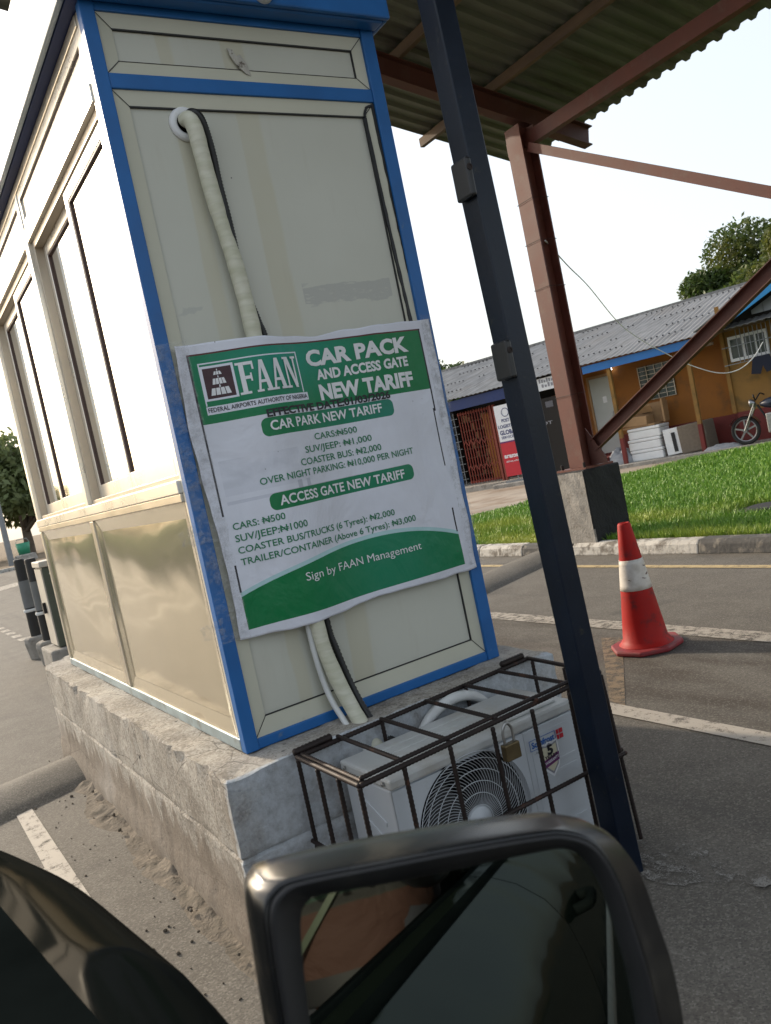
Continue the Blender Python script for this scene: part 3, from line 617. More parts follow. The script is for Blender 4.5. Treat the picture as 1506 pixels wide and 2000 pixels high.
# ------------------------------------------------------------------ pipes on the front panel
def pipe_y(z): return 2.345
mb = MB(); P = smooth_path([(1.030, 2.40, 2.412), (1.036, 2.352, 2.408), (1.042, 2.338, 2.37), (1.047, 2.342, 2.31), (1.055, 2.346, 2.20), (1.066, 2.346, 2.08), (1.078, 2.345, 1.99), (1.085, 2.346, 1.9), (1.090, 2.345, 1.76), (1.092, 2.342, 1.3), (1.088, 2.338, .85), (1.103, 2.325, .69), (1.125, 2.29, .56), (1.140, 2.235, .465), (1.147, 2.20, .42)], 12)
rr = [.024*(1+.14*noise.noise((0, 0, p.z*7))+.05*noise.noise((3, 0, p.z*40))) for p in P]
tag(mb.tube(P, rr, 16).build('insulated_pipe', 'lagging', smooth=True, loc=(1.09, 2.345, 1.3)), 'thick pipe wrapped in yellowish white lagging running down the booth front', 'pipe')
mb = MB(); P = smooth_path([(1.040, 2.39, 2.423), (1.044, 2.345, 2.425), (1.066, 2.332, 2.402), (1.085, 2.348, 2.32), (1.092, 2.362, 2.22), (1.098, 2.364, 2.1), (1.100, 2.366, 2.0), (1.104, 2.366, 1.9), (1.120, 2.360, 1.80), (1.135, 2.36, 1.7), (1.142, 2.355, 1.3), (1.128, 2.35, .87), (1.135, 2.34, .75), (1.155, 2.31, .6), (1.175, 2.25, .49), (1.20, 2.21, .45)], 22)
mb.tube(P, [.0105*(1+(.14 if i % 2 else -.06)) for i in range(len(P))], 10)
tag(mb.build('black_conduit', 'black_cable', smooth=True, loc=(1.1, 2.35, 1.3)), 'thin black ribbed conduit beside the lagged pipe on booth front', 'conduit')
mb = MB(); P = smooth_path([(1.062, 2.352, .95), (1.066, 2.352, .75), (1.078, 2.34, .62), (1.09, 2.29, .53), (1.10, 2.20, .42), (1.10, 2.19, .1)], 10)
tag(mb.tube(P, .0095, 10).build('drain_pipe', 'white_pipe', smooth=True, loc=(1.06, 2.35, .9)), 'thin smooth white drain pipe left of the lagged pipe below the poster', 'pipe')

# ------------------------------------------------------------------ tariff poster
def bul(x, z): 
    k = 1-.25*((z-1.3)/.44)**2
    return .006+.05*math.exp(-((x-1.09)/.13)**2)*k+.012*math.exp(-((x-1.5)/.15)**2) + .0035*math.sin(9*x+5*z)*math.sin(4.2*z+x*3)+.003*math.exp(-((x+.35*(z-1.3)-1.66)/.03)**2)-.0025*math.exp(-((x+.35*(z-1.3)-1.60)/.025)**2)
def pos(u, v, off=0.0): return Vector((u, 2.360-bul(u, v)-off, v))
def poster_material():
    b = NB('poster_print'); uv = b.coord('UV'); u, v, _ = b.sep(uv)
    def rect(u0, u1, v0, v1):
        a = b.math('MULTIPLY', b.math('GREATER_THAN', u, u0), b.math('LESS_THAN', u, u1)); c = b.math('MULTIPLY', b.math('GREATER_THAN', v, v0), b.math('LESS_THAN', v, v1)); return b.math('MULTIPLY', a, c)
    def rrect(u0, u1, v0, v1, r, shear=0):
        vv = b.math('ADD', v, b.math('MULTIPLY', b.math('SUBTRACT', u, (u0+u1)/2), -shear)) if shear else v
        dx = b.math('MAXIMUM', b.math('SUBTRACT', b.math('ABSOLUTE', b.math('SUBTRACT', u, (u0+u1)/2)), (u1-u0)/2-r), 0); dy = b.math('MAXIMUM', b.math('SUBTRACT', b.math('ABSOLUTE', b.math('SUBTRACT', vv, (v0+v1)/2)), (v1-v0)/2-r), 0)
        return b.math('LESS_THAN', b.math('ADD', b.math('MULTIPLY', dx, dx), b.math('MULTIPLY', dy, dy)), r*r)
    G1, G2, WH, BK = (.004, .175, .055), (.008, .25, .17), (.70, .72, .80), (.012, .010, .018)
    gv = b.noise(b.coord('UV', (1, 1, 1)), 2.2, 2)
    hg = b.mix(b.ramp(b.math('ABSOLUTE', b.math('SUBTRACT', u, 1.17)), .40, .02), G1, b.mix(b.ramp(v, 1.5, 1.66), G1, G2)); fg = b.mix(b.ramp(b.math('ABSOLUTE', b.math('SUBTRACT', u, 1.42)), .36, .06), G1, (.008, .20, .10))
    n = b.noise(uv, 3, 5); c = b.mix(b.ramp(n, .35, .7), WH, (.63, .64, .70))
    # ghost of an older print showing through
    c = b.mix(b.math('MULTIPLY', rect(.89, 1.35, 1.262, 1.272), .35), c, (.36, .38, .46)); c = b.mix(b.math('MULTIPLY', rect(.89, 1.17, 1.288, 1.31), .18), c, (.36, .38, .46)); c = b.mix(b.math('MULTIPLY', b.math('ADD', rect(1.112, 1.128, 1.27, 1.295), rect(1.146, 1.160, 1.27, 1.295)), .5), c, (.30, .32, .38))
    c = b.mix(b.math('MULTIPLY', rect(.89, 1.14, 1.31, 1.395), b.math('MULTIPLY', b.ramp(b.noise(b.coord('UV', (1, 2, 1)), 8, 4), .40, .65), .4)), c, (.42, .44, .5))
    c = b.mix(rect(.872, 1.705, 1.508, 1.711), c, hg)
    du = b.math('SUBTRACT', u, 1.36); k = b.math('MULTIPLY', b.math('GREATER_THAN', du, 0), .28); k = b.math('ADD', k, .30)
    f = b.math('SUBTRACT', 1.06, b.math('MULTIPLY', k, b.math('MULTIPLY', du, du))); box = rect(.872, 1.696, .888, 1.2)
    c = b.mix(b.math('MULTIPLY', b.math('LESS_THAN', v, b.math('ADD', f, .013)), box), c, (.42, .62, .64)); c = b.mix(b.math('MULTIPLY', b.math('LESS_THAN', v, f), box), c, fg)
    c = b.mix(rrect(1.036, 1.535, 1.440, 1.496, .02), c, b.mix(b.ramp(u, 1.04, 1.5), G1, (.01, .2, .13))); c = b.mix(rrect(1.012, 1.560, 1.218, 1.270, .02), c, fg)
    # logo panel outline, strip, emblem
    for r_ in ((.893, 1.212, 1.683, 1.687), (.893, .897, 1.56, 1.683), (1.208, 1.212, 1.56, 1.683)): c = b.mix(rect(*r_), c, WH)
    c = b.mix(rect(.892, 1.224, 1.534, 1.558), c, WH); c = b.mix(rect(.897, .994, 1.574, 1.677), c, WH); c = b.mix(rect(.903, .987, 1.580, 1.670), c, (.055, .022, .028))
    # border lines
    c = b.mix(rect(.866, 1.706, 1.711, 1.716), c, (.09, .02, .02))
    for r_ in ((.866, .872, 1.233, 1.712), (.870, .876, 1.002, 1.085), (1.699, 1.705, 1.43, 1.716), (1.694, 1.699, 1.238, 1.44), (1.690, 1.696, 1.005, 1.09)): c = b.mix(rect(*r_), c, BK)
    # grime, creased tape marks towards the edges
    ed = b.math('ADD', b.ramp(u, .885, .84), b.ramp(u, 1.705, 1.75)); gr = b.math('MULTIPLY', b.ramp(b.noise(uv, 26, 6, .7), .45, .65), b.math('ADD', b.math('MULTIPLY', ed, .28), .03)); c = b.mix(gr, c, (.30, .30, .31))
    sp = b.math('MULTIPLY', b.ramp(b.vor(uv, 40), .10, .05), b.ramp(b.noise(uv, 7, 2), .6, .66)); c = b.mix(b.math('MULTIPLY', sp, .8), c, (.05, .05, .05))
    nm = b.bump(b.noise(b.coord('UV', (1, .6, 1)), 5, 4, .5, .8), .6, .03); nm = b.bump(b.noise(uv, 30, 4, .7), .14, .004, nm)
    return b.fin(c, .45, 0, nm, Specular_IOR_Level=.35)
def poster():
    mp = poster_material(); nu, nv = 150, 140
    xl = lambda t: .833+.008*math.sin(t*7)+.004*noise.noise((t*9, 0, 1))+.008*(1-t); xr = lambda t: 1.755+.004*noise.noise((t*8, 4, 1))-.010*(1-t)
    def fn(a, c):
        x = xl(c)+a*(xr(c)-xl(c)); z0 = .866-.004*math.sin(a*9)-.008*math.exp(-((a-.3)/.2)**2)+.004*noise.noise((a*14, 2, 0)); z1 = 1.746-.012*math.exp(-((a-.5)/.22)**2)+.006*noise.noise((a*9, 6, 0))
        return pos(x, z0+c*(z1-z0))
    mb = MB().grid(fn, nu, nv); uvs = [(v.x, v.z) for v in mb.v]
    me = mb.mesh('tariff_poster'); uvl = me.uv_layers.new(name='UVMap')
    for l in me.loops: uvl.data[l.index].uv = uvs[l.vertex_index]
    o = link('tariff_poster', me, mp, loc=(1.3, 2.36, 1.3), smooth=True)
    md = o.modifiers.new('thick', 'SOLIDIFY'); md.thickness = .0012; md.offset = 1 if False else 0
    tag(o, 'white and green vinyl tariff poster taped across the booth front', 'poster')
    P = lambda off: (lambda u, v: pos(u, v, off))
    def line(s, u0, u1, v0, cap, m_, bold=.02, v1=None, off=.002):
        b = MB(); t_ = s.replace(NA, 'N'); put_text(b, t_, u0, u1, v0, cap, P(off), bold, v1=v1)
        V = text_geo(t_, bold)[0]; lo, hi = V[:, 0].min(), V[:, 0].max(); kx = (u1-u0)/(hi-lo); wn = np.ptp(text_geo('N', bold)[0][:, 0])
        for i, ch in enumerate(s):
            if ch == NA:                                           # naira sign: N crossed by two bars
                xr_ = text_geo(t_[:i+1], bold)[0][:, 0].max(); a_, c_ = u0+(xr_-wn*1.18-lo)*kx, u0+(xr_+wn*.18-lo)*kx
                for q0, q1 in ((.30, .41), (.56, .67)): b.poly([P(off+.0006)(a_, v0+cap*q0), P(off+.0006)(c_, v0+cap*q0), P(off+.0006)(c_, v0+cap*q1), P(off+.0006)(a_, v0+cap*q1)])
        b.build('lettering', m_, o)
    NA = '\u20a6'
    W, G, K = 'ink_white', 'ink_green', 'ink_black'
    line('CAR PACK', 1.247, 1.641, 1.638, .046, W, .045, 1.646); line('AND ACCESS GATE', 1.274, 1.627, 1.592, .030, W, .04, 1.597); line('NEW TARIFF', 1.272, 1.634, 1.528, .045, W, .045)
    line('EFFECTIVE DATE:01/03/2026', 1.059, 1.530, 1.4985, .022, K, .035, None, .0030)
    line('CAR PARK NEW TARIFF', 1.062, 1.487, 1.457, .028, W, .022)
    line('CARS:'+NA+'500', 1.213, 1.378, 1.4065, .0195, G, .012); line('SUV/JEEP: '+NA+'1,000', 1.165, 1.425, 1.371, .0195, G, .012); line('COASTER BUS: '+NA+'2,000', 1.138, 1.453, 1.335, .020, G, .012); line('OVER NIGHT PARKING: '+NA+'10,000 PER NIGHT', .996, 1.576, 1.302, .020, G, .012)
    line('ACCESS GATE NEW TARIFF', 1.041, 1.520, 1.231, .028, W, .022, 1.228)
    line('CARS: '+NA+'500', .890, 1.047, 1.188, .0195, G, .012); line('SUV/JEEP:'+NA+'1000', .890, 1.114, 1.151, .0205, G, .012); line('COASTER BUS/TRUCKS (6 Tyres): '+NA+'2,000', .891, 1.451, 1.1155, .0195, G, .012); line('TRAILER/CONTAINER (Above 6 Tyres): '+NA+'3,000', .892, 1.527, 1.080, .0195, G, .012)
    line('Sign by FAAN Management', 1.071, 1.527, .988, .025, W, 0, .982)
    line('FEDERAL AIRPORTS AUTHORITY OF NIGERIA', .896, 1.220, 1.541, .0125, K, .012, 1.540)
    # slab serif FAAN and runway emblem built from bars
    b = MB(); z0, z1 = 1.576, 1.672; cnt = [0]
    def q(pts):
        cnt[0] += 1; e = .0016+.00015*cnt[0]; b.poly([pos(x, z0+(z1-z0)*y, e) for x, y in pts])
    def bar(x0, x1, y0, y1): q([(x0, y0), (x1, y0), (x1, y1), (x0, y1)])
    x = .998
    bar(x+.009, x+.023, 0, 1); bar(x, x+.033, 0, .075); bar(x, x+.012, .925, 1); bar(x+.023, x+.052, .9, 1); bar(x+.023, x+.042, .46, .56); bar(x+.046, x+.052, .74, .9); bar(x+.038, x+.043, .38, .64)
    for x in (1.047, 1.098):
        q([(x+.006, .07), (x+.013, .07), (x+.030, 1), (x+.022, 1)]); q([(x+.036, .07), (x+.050, .07), (x+.034, 1), (x+.022, 1)]); bar(x+.014, x+.040, .28, .37); bar(x, x+.021, 0, .07); bar(x+.031, x+.056, 0, .07)
    x = 1.150
    bar(x+.006, x+.012, .07, .93); bar(x+.038, x+.044, .07, 1); q([(x+.006, 1), (x+.020, 1), (x+.044, 0), (x+.034, 0)]); bar(x, x+.018, 0, .07); bar(x, x+.01, .93, 1); bar(x+.032, x+.050, .93, 1)
    def em(pts): b.poly([pos(.903+.084*a, 1.58+.09*c, .0016) for a, c in pts])
    for k in range(4):
        a = .14+k*.185; em([(a, .10), (a+.155, .10), (.5+(a+.155-.5)*.82, .33), (.5+(a-.5)*.82, .33)])
        if k < 4: a2 = .26+k*.125; em([(a2, .45), (a2+.105, .45), (.5+(a2+.105-.5)*.8, .64), (.5+(a2-.5)*.8, .64)])
    for k in range(3): a = .35+k*.105; em([(a, .76), (a+.085, .76), (.5+(a+.085-.5)*.7, .87), (.5+(a-.5)*.7, .87)])
    em([(.47, .35), (.53, .35), (.515, .43), (.485, .43)]); em([(.48, .66), (.52, .66), (.51, .73), (.49, .73)]); em([(.48, .89), (.52, .89), (.51, .95), (.49, .95)])
    b.build('emblem', W, o)
    # crinkled clear tape along both edges, wrapped round the corner in two lumps
    def crk(x, z, k): return .007*abs(noise.noise((x*45, z*38, k)))+.003*noise.noise((x*120, z*90, k))
    tp = MB().grid(lambda a, c: Vector((.7845+a*.085+.006*noise.noise((c*17, a, 2))*(a > .5), 2.354-.004-bul(.84, 1.3)*a*1.4-crk(a*.085, c*.9, 1), .87+c*.885)), 16, 130)
    tp.build('tape', 'tape', o); tp = MB()
    tp.grid(lambda a, c: Vector((1.712+a*.062, 2.353-.010*(1-a)-crk(a*.06, c*.9, 5), .88+c*.88)), 12, 130)
    tp.build('tape', 'tape', o)
    for zc, zz in ((1.205, .035), (.915, .03)):
        tl = MB().grid(lambda a, c: Vector((.800-.05*a-.012*noise.noise((a*6, c*4, zc)), 2.352+.06*a, zc-zz+c*2*zz*(1-.4*a)+.012*noise.noise((a*9, c*7, zc+2)))), 12, 10); tl.build('tape', 'tape', o)
poster()

# ------------------------------------------------------------------ outdoor unit, cage, padlock, hose
def ac_unit():
    X0, X1, Y0, Y1, Z0, Z1 = .985, 1.655, 1.893, 2.165, .05, .478
    t = thing('air_conditioner', 'white outdoor air conditioner unit locked in the rebar cage', 'air conditioner', (X0, Y0, 0))
    MB().box((X0+.004, Y0+.013, Z0), (X1-.004, Y1, Z1-.03)).build('body', 'ac_white', t, bevel=.008)
    tp = MB().box((X0, Y0-.002, Z1-.030), (X1, Y1+.004, Z1)); top = tp.build('top_cover', 'ac_top', t, bevel=.007)
    rb = MB()
    for y in (1.955, 2.005, 2.055, 2.105): rb.box((X0+.09, y, Z1-.004), (X1-.24, y+.022, Z1+.003))
    rb.build('ribs', 'ac_top', top, bevel=.0025)
    MB().prism([(X1-.23, Y0+.03, Z1), (X1-.04, Y0+.03, Z1), (X1-.05, Y1-.06, Z1), (X1-.12, Y1-.02, Z1), (X1-.23, Y1-.04, Z1)], (0, 0, .007)).build('corner_boss', 'ac_top', top, bevel=.004)
    # front plate with the round opening: ring of quads from circle to rectangle
    cx, cz, r = 1.234, .268, .193; xs0, xs1, zs0, zs1 = X0+.002, 1.443, Z0+.005, Z1-.033
    fp = MB(); n = 96
    def rectpt(a):
        c, s_ = math.cos(a), math.sin(a); k = min((xs1-cx if c > 0 else xs0-cx)/c if abs(c) > 1e-6 else 9, (zs1-cz if s_ > 0 else zs0-cz)/s_ if abs(s_) > 1e-6 else 9); return (cx+c*k, cz+s_*k)
    A = sorted([2*math.pi*k/n for k in range(n)]+[math.atan2(z-cz, x-cx) % (2*math.pi) for x in (xs0, xs1) for z in (zs0, zs1)]); n = len(A)
    for k in range(n):
        a, c = A[k], A[(k+1) % n]; p, q = rectpt(a), rectpt(c)
        fp.add([(cx+r*math.cos(a), Y0, cz+r*math.sin(a)), (cx+r*math.cos(c), Y0, cz+r*math.sin(c)), (q[0], Y0, q[1]), (p[0], Y0, p[1]), (cx+(r-.008)*math.cos(a), Y0+.0125, cz+(r-.008)*math.sin(a)), (cx+(r-.008)*math.cos(c), Y0+.0125, cz+(r-.008)*math.sin(c))], [(0, 1, 2, 3), (0, 4, 5, 1)])
    fpo = fp.build('front_plate', 'ac_white', t)
    MB().box((xs1+.001, Y0-.0005, Z0+.005), (X1-.002, Y0+.011, Z1-.033)).build('service_panel', 'ac_white', t, bevel=.003)
    em = MB()
    def embox(x0, x1, z0, z1, d): em.box((x0, Y0-d, z0), (x1, Y0, z1))
    for zz in (.318, .288, .235, .13): embox(1.50, 1.625, zz, zz+.011, .0035)
    pn = MB(); x0, x1, z0, z1 = 1.455, 1.645, .262, .432
    em.prism([(1.463, Y0-.0005, .16), (1.638, Y0-.0005, .16), (1.638, Y0-.0005, .40), (1.615, Y0-.0005, .425), (1.487, Y0-.0005, .425), (1.463, Y0-.0005, .40)], (0, -.0018, 0))
    em.build('embossing', 'ac_white', t, bevel=.003)
    MB().lathe([(0, .0115), (r-.003, .0115)], (cx, Y0, cz), 48, axis='y').build('fan_void', 'void', t)
    fan = MB()
    for k in range(3):
        a0 = k*2.094; fan.grid(lambda u, v: Vector((cx+(.03+.14*u)*math.cos(a0+v*1.2), Y0+.009-.004*v, cz+(.03+.14*u)*math.sin(a0+v*1.2))), 6, 8)
    fan.build('fan_blade', 'gap', t)
    g = MB()
    for rr in (.045, .078, .110, .142, .172, .191): g.tube([(cx+rr*math.cos(a), Y0-.006-.008*(1-rr/r), cz+rr*math.sin(a)) for a in [2*math.pi*i/64 for i in range(64)]], .0013, 5, closed=True)
    for k in range(76):
        a0 = 2*math.pi*k/76; pts = []
        for i in range(9):
            u = i/8; rr = .04+.152*u; a = a0+.75*u*u; pts.append((cx+rr*math.cos(a), Y0-.004-.008*(1-rr/r), cz+rr*math.sin(a)))
        g.tube(pts, .0009, 4, cap=False)
    gr = g.build('fan_grille', 'ac_white', t, smooth=True)
    MB().lathe([(0, -.016), (.036, -.015), (.042, -.011), (.043, -.004)], (cx, Y0, cz), 32, axis='y').build('hub_disc', 'ac_white', gr, smooth=True)
    # side louvre embossing and screws
    sd_ = MB()
    for k in range(5): sd_.box((X0+.001, Y0+.06+k*.0, .36-k*.06), (X0+.0045, Y1-.06, .375-k*.06), rot=Matrix.Rotation(R(22), 3, 'X'))
    sd_.build('side_ribs', 'ac_white', t, bevel=.003)
    scw = MB()
    for p in ((X0-.002, Y0+.03, Z1-.014), (X0-.002, Y1-.03, Z1-.014)): MB().lathe([(.006, 0), (.006, -.004), (.003, -.006)], p, 10, axis='x').build('screw', 'steel', t)
    MB().box((X0+.06, Y0+.02, 0.004), (X0+.1, Y1+.01, Z0)).build('foot', 'black_plastic', t); MB().box((X1-.1, Y0+.02, .004), (X1-.06, Y1+.01, Z0)).build('foot', 'black_plastic', t)
    F = lambda off: (lambda u, v: Vector((u, Y0-.0035-off, v)))
    lg = MB(); a, c, d, e = 1.458, 1.560, .382, .412
    for p in ((a, c, e, e+.0012), (a, c, d, d+.0012), (a, a+.0012, d, e), (c-.0012, c, d, e)): lg.box((p[0], Y0-.0045, p[2]), (p[1], Y0-.0035, p[3]))
    put_text(lg, 'Scanfrost', a+.007, c-.006, d+.007, .017, F(.001), .03)
    lo = lg.build('logo', 'ink_blue', t)
    rs = MB(); 
    for p in ((1.565, 1.573, .383, .396), (1.565, 1.573, .399, .412), (1.576, 1.590, .383, .396), (1.576, 1.590, .399, .412)): rs.box((p[0], Y0-.0045, p[2]), (p[1], Y0-.0035, p[3]))
    rs.build('flag', 'ink_red', lo)
    tg = MB(); put_text(tg, '...keeps keeping on', a+.012, c-.006, d-.012, .006, F(.001), 0); tg.build('lettering', 'ink_black', lo)
    sh = lambda k, off: [Vector((1.527+x*k, Y0-.0035-off, .345+z*k)) for x, z in ((-.036, .045), (-.012, .040), (0, .048), (.012, .040), (.036, .045), (.036, .0), (.028, -.035), (.0, -.062), (-.028, -.035), (-.036, .0))]
    st = MB().poly(sh(1.0, .001)).build('sticker', 'ink_white', t)
    MB().poly(sh(.86, .0016)).build('shield', 'ink_grey', st); MB().poly(sh(.74, .0022)).build('shield_face', 'ink_cream', st)
    MB().poly([Vector((1.527+x, Y0-.0063, .345+z)) for x, z in ((-.031, -.006), (.033, .006), (.030, -.018), (-.026, -.028))]).build('ribbon', 'ink_purple', st)
    tx = MB(); put_text(tx, '5', 1.516, 1.539, .353, .026, F(.0032), .05); tx.build('lettering', 'ink_black', st); tx = MB(); put_text(tx, 'YEARS', 1.502, 1.552, .340, .011, F(.0032), .03); tx.build('lettering', 'ink_black', st)
    tx = MB(); put_text(tx, 'WARRANTY', 1.500, 1.556, .326, .008, F(.0040), .02, v1=.335); tx.build('lettering', 'ink_white', st)
ac_unit()
def rod(pts, r=.0062, rib=True):
    """ribbed reinforcing bar"""
    P = []; pts = [Vector(p) for p in pts]
    for a, b in zip(pts[:-1], pts[1:]):
        n = max(2, int((b-a).length/.006)); P += [a+(b-a)*k/n for k in range(n)]
    P.append(pts[-1]); return MB().tube(P, [r*(1.16 if (i % 2 and rib) else .95) for i in range(len(P))], 7)
def cage():
    X0, X1, Y0, Y1, Z1 = .868, 1.758, 1.822, 2.182, .528
    t = thing('security_cage', 'rusty rebar security cage around the air conditioner unit', 'cage', (X0, Y0, 0))
    def bar(p, q, name='bar', r=.0062): return rod([p, q], r).build(name, 'rebar', t, smooth=True)
    bar((X0-.004, Y1, Z1), (X1+.02, Y1+.03, Z1+.008), 'rail', .0072); bar((X0-.004, Y1+.012, Z1+.012), (X0+.12, Y1+.012, Z1+.016), 'hinge', .010); bar((X1-.10, Y1+.03, Z1+.022), (X1, Y1+.035, Z1+.022), 'hinge', .010)
    bar((X0, Y0, Z1), (X1, Y0+.04, Z1+.004), 'rail', .0072); bar((X0+.01, Y0+.013, Z1+.012), (X1-.01, Y0+.052, Z1+.014), 'rail', .0058)
    bar((X0, Y0, Z1), (X0, Y1, Z1), 'rail', .0072); bar((X0+.014, Y0+.01, Z1+.004), (X0+.014, Y1, Z1+.004), 'rail', .0065); bar((X1, Y0+.04, Z1+.004), (X1+.018, Y1+.03, Z1+.008), 'rail', .0068)
    for x in (1.008, 1.16, 1.328, 1.484, 1.63): bar((x, Y0+.02, Z1+.009), (x, Y1+.012, Z1+.010))
    for x in (X0, 1.003, 1.152, 1.30, 1.447, 1.595, X1): bar((x, Y0+.004+(.035 if x > 1.7 else .01*(x-.868)), Z1-.004), (x, Y0+.004, .01))
    for x in (1.16, 1.484, X1+.015): bar((x, Y1+.008, Z1), (x, Y1+.004, .01))
    for y in (1.94, 2.06, Y1): bar((X0, y, Z1-.006), (X0, y, .01))
    bar((X1, 2.02, Z1), (X1, 2.02, .01))
    bar((X0, Y0-.004, .285), (X1, Y0-.004, .285)); bar((X0-.009, Y0, .285), (X0-.009, Y1, .285)); bar((X1+.009, Y0+.02, .285), (X1+.009, Y1, .285))
    p = thing('padlock', 'small dull brass padlock hanging from the cage front rail', 'padlock', (1.330, 1.80, .45))
    MB().box((1.303, 1.795, .428), (1.355, 1.817, .474)).build('body', 'brass', p, bevel=.003)
    MB().tube(smooth_path([(1.313, 1.806, .472), (1.313, 1.806, .51), (1.329, 1.806, .530), (1.345, 1.806, .51), (1.345, 1.806, .472)], 6), .0042, 8).build('shackle', 'steel', p, smooth=True)
cage()
mb = MB(); P = [(1.43+.155*math.cos(a), 2.192+.008*math.sin(a*3), .36+.155*math.sin(a)) for a in [2*math.pi*i/48 for i in range(48)]]
tag(mb.tube(P, .017, 12, closed=True).build('hose_coil', 'white_pipe', smooth=True, loc=(1.43, 2.19, .36)), 'looped thick white hose standing behind the air conditioner against the plinth', 'hose')

# ------------------------------------------------------------------ gate post beside the cage
def post():
    b = Vector((1.592, 1.735, 0)); tp = Vector((1.490, 1.735, 3.7)); s_ = .034
    t = thing('steel_post', 'tall dark square steel post leaning slightly in front of the booth', 'post', b)
    MB().beam(b, tp, 2*s_, 2*s_, up=(0, 1, 0)).build('pole', 'post', t, bevel=.004)
    ax = (tp-b).normalized()
    for z in (1.98, 1.495):
        c = b + ax*(z/ax.z)
        br = MB().box((c.x-s_-.022, c.y-s_-.008, z-.052), (c.x-s_-.001, c.y+s_-.01, z+.05)).build('bracket', 'black_plastic', t, bevel=.006)
        MB().lathe([(.009, 0), (.009, -.002), (.005, -.0025), (.005, -.001)], (c.x-s_-.012, c.y-s_-.008, z+.022), 14, axis='y').build('bolt', 'rebar', br)
        MB().box((c.x+s_+.001, c.y-s_+.02, z-.045), (c.x+s_+.014, c.y+s_+.006, z+.045)).build('bracket', 'post', t, bevel=.004)
post()

# ------------------------------------------------------------------ canopy
def canopy():
    t = thing('canopy', 'corrugated metal canopy on red oxide steel columns over the lane', 'canopy', (5.97, 6.0, 0))
    zs = lambda x: 4.47-.228*(x-6)
    # corrugated sheet: waves across y, running down along x
    ys = []; per = .165; y = -4.0
    while y < 6.95:
        ys += [(y, 0), (y+.045, 0), (y+.07, .032), (y+.14, .032)]; y += per
    ys.append((y, 0))
    xs = [1.6+.5*i for i in range(11)]+[6.97]
    mb = MB(); n = len(ys)
    for x in xs:
        for y, h in ys: mb.v.append(Vector((x+.012*noise.noise((y*1.3, 0, 0))*(x > 6.9), y+.25*math.sin(0)*0, zs(x)+h)))
    for i in range(len(xs)-1):
        for j in range(n-1): mb.f.append((i*n+j, (i+1)*n+j, (i+1)*n+j+1, i*n+j+1)); mb.mi.append(0)
    r_ = mb.build('roof_sheet', 'zinc_under', t); md = r_.modifiers.new('thick', 'SOLIDIFY'); md.thickness = .002
    for x in (2.3, 3.5, 4.66, 5.68): MB().box((x-.026, -3.9, zs(x)-.098), (x+.026, 6.98 if x < 5 else 7.12, zs(x)-.006)).build('purlin', 'timber', t, bevel=.004)
    sec = [(-.055, -.1), (.055, -.1), (.055, -.088), (.006, -.088), (.006, .088), (.055, .088), (.055, .1), (-.055, .1), (-.055, .088), (-.006, .088), (-.006, -.088), (-.055, -.088)]
    for y in (5.95, 0.0): MB().beam((1.7, y, zs(1.7)-.2), (6.87, y, zs(6.87)-.2), 0, 0, sec=sec).build('rafter', 'red_beam', t)
    ch = [(-.04, -.065), (.04, -.065), (.04, -.057), (-.032, -.057), (-.032, .057), (.04, .057), (.04, .065), (-.04, .065)]
    MB().beam((6.02, 6.2, 4.02), (6.02, -3.8, 4.02), 0, 0, sec=[(-a, b) for a, b in ch]).build('edge_beam', 'red_steel', t)
    for y in (5.98, 0.0):
        c = MB().prism([(5.87, y-.1, .835), (5.884, y-.1, .835), (5.884, y-.006, .835), (6.056, y-.006, .835), (6.056, y-.1, .835), (6.07, y-.1, .835), (6.07, y+.1, .835), (6.056, y+.1, .835), (6.056, y+.006, .835), (5.884, y+.006, .835), (5.884, y+.1, .835), (5.87, y+.1, .835)], (0, 0, 3.315)).build('column', 'red_steel', t)
        bp = MB().box((5.78, y-.2, .815), (6.16, y+.2, .834)).build('base_plate', 'red_steel', c)
        bl = MB()
        for dx, dy in ((-.15, -.15), (.15, -.15), (-.15, .15), (.15, .15)): bl.lathe([(.014, 0), (.014, .05)], (5.97+dx, y+dy, .834), 8)
        bl.build('anchor_bolt', 'rebar', c)
        wr = MB()
        for z in (1.55, 2.6, 3.05, 3.45): wr.tube([(5.97+.108*sx, y+.108*sy, z+.02*noise.noise((z, sx, sy))) for sx, sy in ((-1, -1), (1, -1), (1, 1), (-1, 1))], .0025, 5, closed=True)
        wr.build('tie_wire', 'rebar', c)
        if y > 1: MB().prism([(5.97, y-.1, .84), (5.97, y-.3, .84), (5.97, y-.3, .90), (5.97, y-.1, 1.2)], (.012, 0, 0)).build('gusset', 'red_beam', c)
    an = [(-.045, -.045), (.045, -.045), (.045, -.035), (-.035, -.035), (-.035, .045), (-.045, .045)]
    MB().beam((5.93, 5.86, 3.92), (5.93, .1, .62), 0, 0, up=(-1, 0, 0), sec=[(-.042, -.01), (.042, -.01), (.042, .01), (-.042, .01)]).build('brace', 'red_steel', t)
    MB().beam((5.99, 5.82, 1.02), (5.99, .1, 3.95), 0, 0, up=(-1, 0, 0), sec=[(-.06, -.03), (.06, -.03), (.06, .03), (.052, .03), (.052, -.022), (-.052, -.022), (-.052, .03), (-.06, .03)]).build('brace', 'red_beam', t)
canopy()
